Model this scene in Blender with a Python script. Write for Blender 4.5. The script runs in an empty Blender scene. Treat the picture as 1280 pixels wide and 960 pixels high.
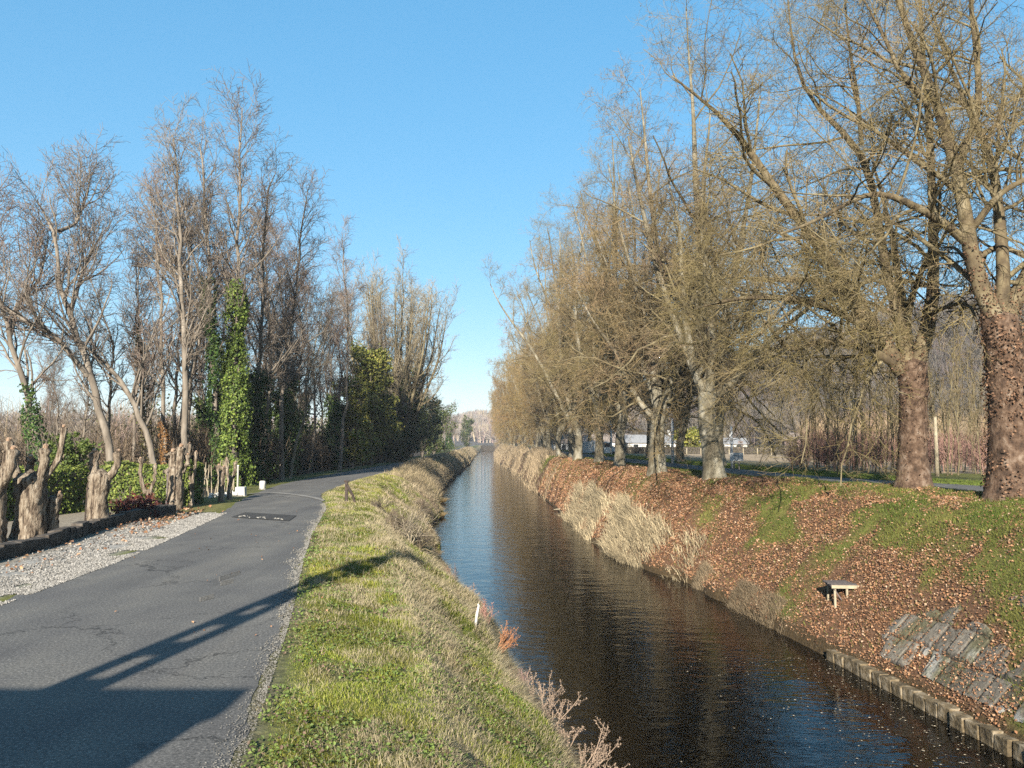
import bpy, math, random
import numpy as np
from mathutils import Vector, Matrix
from math import radians, sin, cos, pi

sc = bpy.context.scene
COL = sc.collection
# ------------------------------------------------------------------ camera
CAMZ, FPX, HOR = 5.0, 1000.0, 552.0
PITCH = math.atan((HOR - 480) / FPX)
cd = bpy.data.cameras.new("camera"); cam = bpy.data.objects.new("camera", cd); COL.objects.link(cam)
cam.location = (0, 0, CAMZ); cam.rotation_euler = (pi / 2 + PITCH, 0, 0)
cd.sensor_width = 36; cd.lens = 36 * FPX / 1280; cd.clip_start = 0.1; cd.clip_end = 6000
sc.camera = cam
# ------------------------------------------------------------------ light
SUN_EL, SUN_AZ = radians(23), radians(9)
w = bpy.data.worlds.new("World"); sc.world = w; w.use_nodes = True
nt = w.node_tree; bg = nt.nodes["Background"]
sky = nt.nodes.new("ShaderNodeTexSky"); sky.sky_type = 'NISHITA'; sky.sun_disc = False
sky.sun_elevation = SUN_EL; sky.sun_rotation = pi + SUN_AZ
sky.altitude = 50; sky.air_density = 1.0; sky.dust_density = 0.6; sky.ozone_density = 4.5
# photographic response of the sky: compress its range and deepen the blue
s1 = nt.nodes.new('ShaderNodeVectorMath'); s1.operation = 'SCALE'; s1.inputs['Scale'].default_value = .1
gm = nt.nodes.new('ShaderNodeGamma'); gm.inputs[1].default_value = .39
hs = nt.nodes.new('ShaderNodeHueSaturation'); hs.inputs['Saturation'].default_value = 1.95; hs.inputs['Hue'].default_value = .495
s2 = nt.nodes.new('ShaderNodeVectorMath'); s2.operation = 'SCALE'; s2.inputs['Scale'].default_value = 6.35
nt.links.new(sky.outputs[0], s1.inputs[0]); nt.links.new(s1.outputs[0], gm.inputs[0]); nt.links.new(gm.outputs[0], hs.inputs['Color'])
nt.links.new(hs.outputs[0], s2.inputs[0]); nt.links.new(s2.outputs[0], bg.inputs[0]); bg.inputs[1].default_value = 0.066
sl = bpy.data.lights.new("sun", 'SUN'); sl.energy = 5.0; sl.angle = radians(0.5); sl.color = (1, .93, .82)
so = bpy.data.objects.new("sun", sl); COL.objects.link(so)
SD = Vector((sin(SUN_AZ) * cos(SUN_EL), cos(SUN_AZ) * cos(SUN_EL), -sin(SUN_EL)))
so.rotation_euler = SD.to_track_quat('-Z', 'Y').to_euler(); so.location = (0, -20, 30)
sc.view_settings.view_transform = 'Standard'; sc.view_settings.look = 'None'
sc.view_settings.gamma = 1; sc.view_settings.exposure = 1.6; sc.view_settings.use_curve_mapping = False
sc.render.engine = 'CYCLES'
sc.cycles.max_bounces = 5; sc.cycles.diffuse_bounces = 2; sc.cycles.glossy_bounces = 3
sc.cycles.transparent_max_bounces = 12; sc.cycles.use_denoising = False; sc.cycles.use_adaptive_sampling = False
sc.cycles.caustics_reflective = False; sc.cycles.caustics_refractive = False

# ------------------------------------------------------------------ helpers
def P(px, py, z=None, Y=None):
    a = (px - 640) / FPX; b = (480 - py) / FPX
    ry = cos(PITCH) - b * sin(PITCH); rz = sin(PITCH) + b * cos(PITCH)
    t = (Y / ry) if Y is not None else (z - CAMZ) / rz
    return np.array([a * t, ry * t, CAMZ + rz * t])

def norm(v): return v / (np.linalg.norm(v, axis=-1, keepdims=True) + 1e-12)

def tag(o, label=None, cat=None, group=None, kind=None):
    if label: o['label'] = label
    if cat: o['category'] = cat
    if group: o['group'] = group
    if kind: o['kind'] = kind
    return o
def empty(name, loc=(0, 0, 0), rz=0):
    o = bpy.data.objects.new(name, None); COL.objects.link(o); o.location = loc
    o.rotation_euler = (0, 0, rz); o.empty_display_size = .3; return o
def link(name, me, parent=None, loc=None):
    o = bpy.data.objects.new(name, me); COL.objects.link(o)
    if parent is not None: o.parent = parent
    if loc is not None: o.location = loc
    return o
def copy_tree(o, parent=None):
    c = o.copy(); COL.objects.link(c)
    if parent is not None: c.parent = parent
    for ch in list(o.children): copy_tree(ch, c)
    return c
def npmesh(name, V, faces, mat=None, smooth=False, color=None):
    """faces: list of int arrays (n,3) / (n,4)"""
    V = np.asarray(V, dtype=np.float32).reshape(-1, 3)
    fl = [np.asarray(f, dtype=np.int32) for f in faces if len(f)]
    loops = np.concatenate([f.ravel() for f in fl])
    tot = np.concatenate([np.full(len(f), f.shape[1], dtype=np.int32) for f in fl])
    start = np.concatenate([[0], np.cumsum(tot)[:-1]]).astype(np.int32)
    me = bpy.data.meshes.new(name)
    me.vertices.add(len(V)); me.vertices.foreach_set('co', V.ravel())
    me.loops.add(len(loops)); me.loops.foreach_set('vertex_index', loops)
    me.polygons.add(len(tot)); me.polygons.foreach_set('loop_start', start)
    me.polygons.foreach_set('loop_total', tot)
    me.polygons.foreach_set('use_smooth', np.full(len(tot), bool(smooth), dtype=bool))
    if color is not None:
        a = me.color_attributes.new('col', 'FLOAT_COLOR', 'POINT')
        c = np.ones((len(V), 4), dtype=np.float32); c[:, :3] = color
        a.data.foreach_set('color', c.ravel())
    me.update(calc_edges=True)
    if mat: me.materials.append(mat)
    return me

class MB:
    def __init__(s): s.V = []; s.F = {3: [], 4: []}; s.n = 0
    def add(s, V, F):
        V = np.asarray(V, float); s.V.append(V)
        for f in F: s.F.setdefault(len(f), []).append([i + s.n for i in f])
        s.n += len(V); return s
    def box(s, c, size, rz=0, tilt=None, taper=1.0, jit=0, rng=None):
        hx, hy, hz = [k / 2 for k in size]
        v = np.array([[x * hx * (taper if z > 0 else 1), y * hy * (taper if z > 0 else 1), z * hz] for z in (-1, 1) for y in (-1, 1) for x in (-1, 1)])
        if jit: v = v + (rng or np.random.default_rng(1)).uniform(-jit, jit, v.shape)
        if tilt is not None:
            m = np.array(Matrix.Rotation(tilt[0], 3, 'X') @ Matrix.Rotation(tilt[1], 3, 'Y')); v = v @ m.T
        m = np.array(Matrix.Rotation(rz, 3, 'Z')); v = v @ m.T + np.array(c)
        return s.add(v, [(0, 2, 3, 1), (4, 5, 7, 6), (0, 1, 5, 4), (1, 3, 7, 5), (3, 2, 6, 7), (2, 0, 4, 6)])
    def tube(s, pts, rad, sides=8, cap=True):
        pts = np.asarray(pts, float); rad = np.broadcast_to(np.asarray(rad, float), (len(pts),))
        V, F = tubes(pts[None], rad[None], sides)
        base = s.n
        s.V.append(V); s.F[4] += (F + base).tolist(); s.n += len(V)
        if cap:
            k = len(pts)
            s.F.setdefault(sides, []).append([base + (k - 1) * sides + i for i in range(sides)])
            s.F.setdefault(sides, []).append([base + i for i in range(sides)][::-1])
        return s
    def mesh(s, name, mat, smooth=False, color=None):
        return npmesh(name, np.concatenate(s.V), [np.array(f) for f in s.F.values() if len(f)], mat, smooth, color)
    def build(s, name, mat, parent=None, smooth=False, loc=None, bevel=0):
        o = link(name, s.mesh(name, mat, smooth), parent, loc)
        if bevel:
            b = o.modifiers.new('bevel', 'BEVEL'); b.width = bevel; b.segments = 2
        return o

def tubes(pts, rad, S, lump=0, rng=None):
    """pts [N,K,3], rad [N,K] -> verts, quad faces"""
    N, K, _ = pts.shape
    tan = np.empty_like(pts); tan[:, 1:-1] = pts[:, 2:] - pts[:, :-2]
    tan[:, 0] = pts[:, 1] - pts[:, 0]; tan[:, -1] = pts[:, -1] - pts[:, -2]; tan = norm(tan)
    mean = norm(pts[:, -1] - pts[:, 0])
    ref = np.where(np.abs(mean[:, 2:3]) > .75, np.array([[1., 0, 0]]), np.array([[0, 0, 1.]]))
    u = norm(np.cross(tan, np.repeat(ref[:, None], K, 1))); v = np.cross(tan, u)
    a = np.arange(S) * 2 * pi / S
    r = rad[:, :, None]
    if lump and rng is not None: r = r * (1 + rng.normal(0, lump, (N, K, S)))
    ring = pts[:, :, None] + (r[..., None]) * (np.cos(a)[None, None, :, None] * u[:, :, None] + np.sin(a)[None, None, :, None] * v[:, :, None])
    idx = (np.arange(N)[:, None, None] * K + np.arange(K - 1)[None, :, None]) * S + np.arange(S)[None, None]
    nx = (np.arange(N)[:, None, None] * K + np.arange(K - 1)[None, :, None]) * S + ((np.arange(S) + 1) % S)[None, None]
    F = np.stack([idx, nx, nx + S, idx + S], -1).reshape(-1, 4)
    return ring.reshape(-1, 3), F

def vnoise(x, y, seed=0):
    xi = np.floor(x).astype(np.int64); yi = np.floor(y).astype(np.int64); fx = x - xi; fy = y - yi
    fx = fx * fx * (3 - 2 * fx); fy = fy * fy * (3 - 2 * fy)
    def h(a, b):
        n = (a * 374761393 + b * 668265263 + seed * 1442695041) & 0xffffffff
        n = ((n ^ (n >> 13)) * 1274126177) & 0xffffffff
        return ((n ^ (n >> 16)) & 0xffff) / 65535.0
    return (h(xi, yi) * (1 - fx) + h(xi + 1, yi) * fx) * (1 - fy) + (h(xi, yi + 1) * (1 - fx) + h(xi + 1, yi + 1) * fx) * fy
def fbm(x, y, seed=0, o=4):
    s = 0; a = .5; t = 0
    for i in range(o): s = s + a * vnoise(x * 2 ** i, y * 2 ** i, seed + i * 7); t += a; a *= .5
    return s / t

# ------------------------------------------------------------------ materials
def newmat(name, rough=.9, spec=.2):
    m = bpy.data.materials.new(name); m.use_nodes = True
    b = m.node_tree.nodes['Principled BSDF']; b.inputs['Roughness'].default_value = rough
    b.inputs['Specular IOR Level'].default_value = spec
    return m, m.node_tree, b
def noise(t, scale, detail=4, rough=.6, vec=None, sx=None):
    n = t.nodes.new('ShaderNodeTexNoise'); n.inputs['Scale'].default_value = scale
    n.inputs['Detail'].default_value = detail; n.inputs['Roughness'].default_value = rough
    if sx is not None:
        mp = t.nodes.new('ShaderNodeMapping'); mp.inputs['Scale'].default_value = sx
        t.links.new(vec, mp.inputs['Vector']); vec = mp.outputs[0]
    if vec is not None: t.links.new(vec, n.inputs['Vector'])
    return n
def ramp(t, src, stops):
    r = t.nodes.new('ShaderNodeValToRGB'); e = r.color_ramp.elements
    while len(e) < len(stops): e.new(.5)
    for el, (p, c) in zip(e, stops): el.position = p; el.color = (*c, 1) if len(c) == 3 else c
    t.links.new(src, r.inputs[0]); return r
def bump(t, b, h, strength=.5, dist=.05):
    n = t.nodes.new('ShaderNodeBump'); n.inputs['Strength'].default_value = strength
    n.inputs['Distance'].default_value = dist; t.links.new(h, n.inputs['Height']); t.links.new(n.outputs[0], b.inputs['Normal'])
AL = .60
def noisy(name, stops, scale=3, rough=.9, detail=6, bs=.5, bd=.03, sx=(1, 1, 1), spec=.2, ovar=None):
    m, t, b = newmat(name, rough, spec)
    tc = t.nodes.new('ShaderNodeTexCoord')
    n = noise(t, scale, detail, .65, tc.outputs['Object'], sx); stops = [(p, tuple(v * AL for v in c)) for p, c in stops]
    r = ramp(t, n.outputs['Fac'], stops); t.links.new(r.outputs[0], b.inputs['Base Color'])
    if bs: bump(t, b, n.outputs['Fac'], bs, bd)
    if ovar:
        oi = t.nodes.new('ShaderNodeObjectInfo'); rr = ramp(t, oi.outputs['Random'], [(0, tuple(ovar[0])), (.5, tuple(ovar[1])), (1, tuple(ovar[2]))])
        mx = t.nodes.new('ShaderNodeMix'); mx.data_type = 'RGBA'; mx.blend_type = 'MULTIPLY'; mx.inputs[0].default_value = 1
        t.links.new(r.outputs[0], mx.inputs[6]); t.links.new(rr.outputs[0], mx.inputs[7]); t.links.new(mx.outputs[2], b.inputs['Base Color'])
    return m
def attrmat(name, rough=.85, var=.35, scale=30, bs=0, spec=.15, trans=0):
    """colour from the mesh attribute broken up by noise"""
    m, t, b = newmat(name, rough, spec)
    a = t.nodes.new('ShaderNodeAttribute'); a.attribute_name = 'col'
    tc = t.nodes.new('ShaderNodeTexCoord'); n = noise(t, scale, 5, .7, tc.outputs['Object'])
    mr = t.nodes.new('ShaderNodeMapRange'); mr.inputs[1].default_value = .3; mr.inputs[2].default_value = .7
    mr.inputs[3].default_value = (1 - var) * AL; mr.inputs[4].default_value = (1 + var) * AL; t.links.new(n.outputs['Fac'], mr.inputs[0])
    mx = t.nodes.new('ShaderNodeVectorMath'); mx.operation = 'SCALE'
    t.links.new(a.outputs['Color'], mx.inputs[0]); t.links.new(mr.outputs[0], mx.inputs['Scale'])
    t.links.new(mx.outputs[0], b.inputs['Base Color'])
    if bs: bump(t, b, n.outputs['Fac'], bs, .04)
    if trans:
        tr = t.nodes.new('ShaderNodeBsdfTranslucent'); t.links.new(mx.outputs[0], tr.inputs[0])
        ms = t.nodes.new('ShaderNodeMixShader'); ms.inputs[0].default_value = trans
        t.links.new(b.outputs[0], ms.inputs[1]); t.links.new(tr.outputs[0], ms.inputs[2])
        t.links.new(ms.outputs[0], t.nodes['Material Output'].inputs[0])
    return m
M = {}
M['plane_bark'] = noisy('plane_bark', [(0.3, (.075, .06, .04)), (.45, (.17, .145, .095)), (.55, (.28, .25, .18)), (.68, (.42, .39, .31))], 2.2, bs=.6, sx=(1, 1, .45))
M['brown_bark'] = noisy('brown_bark', [(0.3, (.03, .02, .013)), (.45, (.09, .055, .035)), (.55, (.155, .10, .065)), (.7, (.29, .22, .165))], 5.0, bs=1, bd=.08, sx=(1, 1, .8))
M['plane_limb'] = noisy('plane_limb', [(0.3, (.05, .037, .023)), (.47, (.12, .09, .052)), (.57, (.19, .15, .085)), (.7, (.31, .26, .17))], 2.4, bs=.6, sx=(1, 1, .5))
M['plane_branch'] = noisy('plane_branch', [(0.3, (.08, .06, .035)), (.5, (.18, .145, .08)), (.7, (.32, .27, .16))], 1.6, bs=0)
M['plane_twig'] = noisy('plane_twig', [(0.35, (.17, .125, .07)), (.5, (.25, .19, .10)), (.65, (.33, .235, .165))], .35, bs=0, ovar=((1,.95,.8),(.85,.85,.85),(.95,1,.75)))
M['far_twig'] = noisy('far_twig', [(0.35, (.20, .14, .06)), (.5, (.29, .20, .09)), (.65, (.36, .25, .14))], .25, bs=0, ovar=((1,.86,.72),(.8,.8,.78),(1,1,.72)))
M['alder_bark'] = noisy('alder_bark', [(0.3, (.11, .09, .07)), (.5, (.21, .175, .135)), (.7, (.36, .31, .25))], 2.5, bs=.5, sx=(1, 1, .3))
M['alder_twig'] = noisy('alder_twig', [(0.35, (.13, .095, .075)), (.5, (.20, .155, .125)), (.65, (.28, .215, .18))], .3, bs=0, ovar=((1,.9,.85),(.85,.85,.85),(.95,1,.9)))
M['pollard'] = noisy('pollard_bark', [(0.36, (.05, .035, .025)), (.46, (.20, .15, .105)), (.55, (.36, .29, .21)), (.68, (.50, .43, .34))], 14, bs=1, bd=.12, sx=(1, 1, .16))
M['cut_wood'] = noisy('cut_wood', [(0.3, (.33, .2, .12)), (.7, (.5, .36, .25))], 8, bs=0)
M['poplar_twig'] = noisy('poplar_twig', [(0.3, (.22, .18, .12)), (.7, (.36, .3, .2))], .4, bs=0)
M['leaf'] = attrmat('leaf', .6, .3, 8, spec=.3, trans=.25)
M['litter'] = attrmat('dead_leaf', .8, .25, 20, trans=.15)
M['blade'] = attrmat('blade', .75, .15, 3, trans=.25)
M['stick'] = attrmat('stick', .9, .2, 3)
M['ground'] = attrmat('ground', .95, .5, 9, bs=.8)
M['stone'] = noisy('stone', [(0.3, (.12, .11, .095)), (.5, (.24, .22, .19)), (.72, (.5, .48, .43))], 5, bs=.8)
M['white_stone'] = noisy('white_stone', [(0.3, (.55, .52, .45)), (.7, (.8, .78, .73))], 8, bs=.4)
M['dark_stone'] = noisy('dark_stone', [(0.3, (.035, .03, .025)), (.5, (.09, .075, .06)), (.7, (.2, .17, .14))], 7, bs=.8)
M['plaster'] = noisy('plaster', [(0.3, (.70, .68, .63)), (.7, (.82, .80, .76))], 2, bs=.1)
M['white_paint'] = noisy('white_paint', [(0.3, (.7, .7, .68)), (.7, (.82, .82, .8))], 6, bs=0, rough=.5)
M['roof_tile'] = noisy('roof_tile', [(0.3, (.30, .24, .2)), (.7, (.42, .35, .3))], 4, bs=.4)
M['roof_grey'] = noisy('roof_grey', [(0.3, (.28, .28, .28)), (.7, (.40, .40, .40))], 4, bs=.2)
M['glass'] = noisy('window_glass', [(0.3, (.02, .025, .03)), (.7, (.04, .05, .06))], 2, bs=0, rough=.1, spec=.5)
M['concrete'] = noisy('concrete', [(0.3, (.36, .34, .30)), (.7, (.5, .48, .43))], 6, bs=.3)
M['wood_grey'] = noisy('grey_wood', [(0.3, (.12, .10, .09)), (.5, (.22, .18, .17)), (.7, (.34, .29, .27))], 8, bs=.4, sx=(1, 8, 1))
M['wood_pale'] = noisy('pale_wood', [(0.3, (.32, .26, .17)), (.7, (.52, .45, .32))], 8, bs=.3)
M['iron'] = noisy('iron', [(0.3, (.03, .025, .022)), (.7, (.09, .06, .045))], 9, bs=.3, rough=.6)
M['cable'] = noisy('cable', [(0.3, (.02, .02, .02)), (.7, (.04, .04, .04))], 9, bs=0)
M['hill'] = noisy('hill_floor', [(0.3, (.06, .052, .042)), (.7, (.13, .11, .09))], .05, bs=0)
M['field'] = noisy('field', [(0.3, (.36, .27, .17)), (.7, (.50, .39, .26))], .4, bs=.3)
M['rubber'] = noisy('rubber', [(0.3, (.02, .02, .02)), (.7, (.03, .03, .03))], 9, bs=0)

# asphalt
def asphalt(name, base=.115, warm=(1, .97, .94)):
    m, t, b = newmat(name, .85, .25); tc = t.nodes.new('ShaderNodeTexCoord')
    n1 = noise(t, 34, 3, .85, tc.outputs['Object']); n2 = noise(t, .7, 5, .6, tc.outputs['Object'])
    f = base
    r1 = ramp(t, n1.outputs['Fac'], [(.3, (f * .3, f * .28, f * .26)), (.5, (f, f * .95, f * .87)), (.62, (f * 1.5, f * 1.4, f * 1.28)), (.70, (f * 3.2, f * 3, f * 2.7))])
    r2 = ramp(t, n2.outputs['Fac'], [(.3, (.78, .78, .8)), (.6, (1.0, 1.0, .98)), (.75, (1.25, 1.22, 1.18))])
    n3 = noise(t, 1.1, 4, .6, tc.outputs['Object'], (1, .09, 1)); r3 = ramp(t, n3.outputs['Fac'], [(.35, (.84, .84, .85)), (.5, (1, 1, 1)), (.65, (1.14, 1.12, 1.08))])
    m0 = t.nodes.new('ShaderNodeMix'); m0.data_type = 'RGBA'; m0.blend_type = 'MULTIPLY'; m0.inputs[0].default_value = 1; t.links.new(r1.outputs[0], m0.inputs[6]); t.links.new(r3.outputs[0], m0.inputs[7])
    mx = t.nodes.new('ShaderNodeMix'); mx.data_type = 'RGBA'; mx.blend_type = 'MULTIPLY'; mx.inputs[0].default_value = 1
    t.links.new(m0.outputs[2], mx.inputs[6]); t.links.new(r2.outputs[0], mx.inputs[7]); t.links.new(mx.outputs[2], b.inputs['Base Color'])
    vo = t.nodes.new('ShaderNodeTexVoronoi'); vo.feature = 'DISTANCE_TO_EDGE'; vo.inputs['Scale'].default_value = .55
    nd = noise(t, 1.3, 6, .7, tc.outputs['Object']); ad = t.nodes.new('ShaderNodeVectorMath'); ad.operation = 'MULTIPLY_ADD'; ad.inputs[1].default_value = (1.6, 1.6, 0)
    t.links.new(nd.outputs['Color'], ad.inputs[0]); t.links.new(tc.outputs['Object'], ad.inputs[2]); t.links.new(ad.outputs[0], vo.inputs['Vector'])
    rc = ramp(t, vo.outputs['Distance'], [(0, (.35, .35, .35)), (.006, (.5, .5, .5)), (.013, (1, 1, 1))])
    nm = noise(t, .28, 2, .5, tc.outputs['Object']); rm = ramp(t, nm.outputs['Fac'], [(.5, (0, 0, 0)), (.58, (1, 1, 1))])
    m2 = t.nodes.new('ShaderNodeMix'); m2.data_type = 'RGBA'; m2.blend_type = 'MULTIPLY'; t.links.new(rm.outputs[0], m2.inputs[0])
    t.links.new(mx.outputs[2], m2.inputs[6]); t.links.new(rc.outputs[0], m2.inputs[7]); t.links.new(m2.outputs[2], b.inputs['Base Color'])
    bump(t, b, n1.outputs['Fac'], .6, .01); return m
M['asphalt'] = asphalt('asphalt', .10); M['asphalt_dark'] = asphalt('asphalt_dark', .042); M['asphalt_old'] = asphalt('asphalt_old', .09)
# water
def water():
    m, t, b = newmat('canal_water', .03, .5)
    out = t.nodes['Material Output']; tc = t.nodes.new('ShaderNodeTexCoord')
    n1 = noise(t, 1.6, 3, .55, tc.outputs['Object'], (1, 2.2, 1)); n2 = noise(t, .5, 2, .5, tc.outputs['Object'], (1, 1.6, 1))
    n3 = noise(t, 6, 2, .5, tc.outputs['Object'], (1, 1.8, 1))
    a1 = t.nodes.new('ShaderNodeMath'); a1.operation = 'MULTIPLY_ADD'; a1.inputs[1].default_value = 1.6
    t.links.new(n2.outputs['Fac'], a1.inputs[0]); t.links.new(n1.outputs['Fac'], a1.inputs[2])
    a2 = t.nodes.new('ShaderNodeMath'); a2.operation = 'MULTIPLY_ADD'; a2.inputs[1].default_value = .22
    t.links.new(n3.outputs['Fac'], a2.inputs[0]); t.links.new(a1.outputs[0], a2.inputs[2])
    bp = t.nodes.new('ShaderNodeBump'); bp.inputs['Strength'].default_value = 1; bp.inputs['Distance'].default_value = WAVE
    t.links.new(a2.outputs[0], bp.inputs['Height'])
    gl = t.nodes.new('ShaderNodeBsdfGlossy'); gl.inputs['Roughness'].default_value = .02; t.links.new(bp.outputs[0], gl.inputs['Normal'])
    fr = t.nodes.new('ShaderNodeFresnel'); fr.inputs['IOR'].default_value = 1.5; t.links.new(bp.outputs[0], fr.inputs['Normal'])
    tr = t.nodes.new('ShaderNodeBsdfTransparent'); tr.inputs[0].default_value = (.82, .74, .52, 1)
    ms = t.nodes.new('ShaderNodeMixShader'); t.links.new(fr.outputs[0], ms.inputs[0]); t.links.new(tr.outputs[0], ms.inputs[1]); t.links.new(gl.outputs[0], ms.inputs[2])
    t.links.new(ms.outputs[0], out.inputs[0])
    va = t.nodes.new('ShaderNodeVolumeAbsorption'); va.inputs[0].default_value = (.62, .5, .2, 1); va.inputs[1].default_value = 3.0
    t.links.new(va.outputs[0], out.inputs['Volume'])
    return m
WAVE = .016
M['water'] = water()

# ------------------------------------------------------------------ terrain stations
YK = {
 'WL': [(-10, 3), (5, 1.9), (12.25, .95), (16.8, .15), (22, -.9), (30.7, -2.5), (33, -3.3), (40, -3.9), (46, -5.4), (53, -4.6), (58, -5.9), (66, -6.1), (80, -6.9), (95, -8), (128, -8.6), (175, -9.4), (260, -12.3), (385, -15.5), (600, -21)],
 'WR': [(-10, 9), (12.7, 8.1), (15.6, 7.8), (18, 7.5), (21.2, 7.1), (28.9, 6.3), (33.3, 4.9), (42, 4.1), (60, 3.4), (95, 1.8), (131, .3), (177, -2.6), (217, -4.3), (385, -8.4), (600, -13)],
 'RR': [(-10, -1.3), (5, -1.8), (6.6, -2.1), (10.5, -2.9), (14, -3.7), (19.5, -4.9), (27.7, -6.4), (31, -7.3), (33.5, -7.9), (36, -8.5), (48, -9.4), (60, -9.5), (96, -9.8), (130, -10.6), (177, -11.6), (385, -20), (600, -26)],
 'RL': [(-10, -7.2), (5, -7.2), (11.5, -7.4), (16, -7.8), (26, -9.4), (33, -11), (42, -12.4), (53, -12.9), (76, -12.6), (104, -12.6), (130, -13.2), (177, -14.6), (385, -23.4), (600, -29.5)],
 'TR': [(-10, 12.5), (13, 12), (20, 11.7), (25, 10.9), (29, 9.3), (33, 7.6), (38, 6.3), (48, 5.9), (60, 5.0), (80, 4.2), (95, 3.6), (131, 2.2), (177, -.3), (217, -2), (385, -5.6), (600, -10)],
 'RF': [(-10, 19), (20, 15.6), (28, 13.5), (35.5, 10.7), (51.6, 9.0), (80, 7), (130, 5), (177, 2.6), (385, -2.5), (600, -6.5)],
}
def cv(k, Y):
    a = np.array(YK[k], float); Y = np.asarray(Y, float); w = 0.02 * np.abs(Y) + .8
    s = sum(np.interp(Y + d * w, a[:, 0], a[:, 1]) for d in (-1, -.5, 0, .5, 1)) / 5
    return s
def edgewob(Y, seed, amp=.22):
    Y = np.asarray(Y, float); return (fbm(Y * .55, Y * 0 + seed, seed, 3) - .5) * 2 * amp * np.clip(Y / 20, .6, 2)
def stations(Y):
    Y = np.asarray(Y, float); one = np.ones_like(Y)
    WL = cv('WL', Y) + edgewob(Y, 3, .35); WR = cv('WR', Y) + edgewob(Y, 9, .18) * np.clip((Y - 18) / 10, 0, 1)
    RR = cv('RR', Y); RL = cv('RL', Y); TR = cv('TR', Y); RF = cv('RF', Y)
    CL = RR + .42 * (WL - RR); RB = RF + 3.4
    far = np.clip((Y - 30) / 30, 0, 1)
    X = [RL - 4000, RL - 60, RL - 9, RL - 3.2, RL - 1.9, RL, RR, RR + .35, CL, WL - .28 * (WL - CL), WL - .1, WL + .12, WL + 1.2,
         .5 * (WL + WR), WR - 1.7, WR - .10, WR + .06, WR + .3 * (TR - WR), WR + .72 * (TR - WR), TR, TR + 1.6, RF, RB, RB + 2.5, RB + 40, RB + 4000]
    Z = [1.5, 2.0, 2.45, 2.6, 2.72, 2.70, 2.70, 2.72, 2.5 - .12 * far, 1.15, .35, -.15, -.9,
         -1.5, -.75, -.18, .28, 1.55, 3.05, 3.42, 3.5, 3.42, 3.42, 3.4, 3.1, 3.0]
    return np.stack(X, -1), np.stack([z * one for z in Z], -1)
def H(X, Y):
    X = np.asarray(X, float); Y = np.asarray(Y, float) * np.ones_like(X)
    S, Z = stations(Y); out = Z[..., 0].copy()
    for k in range(S.shape[-1] - 1):
        f = (X - S[..., k]) / (S[..., k + 1] - S[..., k]); m = (f >= 0) & (f <= 1)
        out = np.where(m, Z[..., k] * (1 - f) + Z[..., k + 1] * f, out)
    S0 = S
    bl = np.clip((X - S0[..., 7]) / 1, 0, 1) * np.clip((S0[..., 10] - X) / .5, 0, 1)
    br = np.clip((X - S0[..., 16]) / .5, 0, 1) * np.clip((S0[..., 21] - .3 - X) / 1, 0, 1)
    br = br * (1 - np.clip((18.2 - Y) / .6, 0, 1) * np.clip((S0[..., 15] + 2.6 - X) / .6, 0, 1))
    out = out + (bl + br) * ((fbm(X * 1.3, Y * 1.1, 5, 4) - .5) * .34 + (fbm(X * .5, Y * .35, 25, 2) - .5) * .3)
    f = np.clip((Y - 425) / 20, 0, 1); out = out * (1 - f) + np.maximum(out, 2.6) * f
    return out
def hit(px, py, t0=8, t1=200):
    d = P(px, py, Y=1.0) - np.array([0, 0, CAMZ]); t = np.linspace(t0, t1, 6000); q = np.array([0, 0, CAMZ]) + d * t[:, None]
    k = np.argmax(q[:, 2] <= H(q[:, 0], q[:, 1])); return q[k]
SUB = [6, 8, 8, 4, 4, 16, 2, 12, 12, 8, 2, 4, 5, 6, 4, 2, 8, 14, 8, 5, 10, 8, 5, 10, 6]
yr = [-10.0]
while yr[-1] < 3900:
    y = yr[-1]; yr.append(y + (.5 if y < 5 else (.16 if y < 24 else max(.16, (y - 16) * .02))))
YR = np.array(yr)
S, Z = stations(YR)
cols = []
for k, n in enumerate(SUB):
    for i in range(n):
        f = i / n
        cols.append(S[:, k] * (1 - f) + S[:, k + 1] * f if k not in (0, len(SUB) - 1) else
                    (S[:, k + 1] - 4000 * (1 - f) ** 2.2 * 1 if k == 0 else S[:, k] + 3960 * f ** 2.2))
cols.append(S[:, -1]); GX = np.stack(cols, 1); GY = np.repeat(YR[:, None], GX.shape[1], 1); GZ = H(GX, GY)

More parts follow.
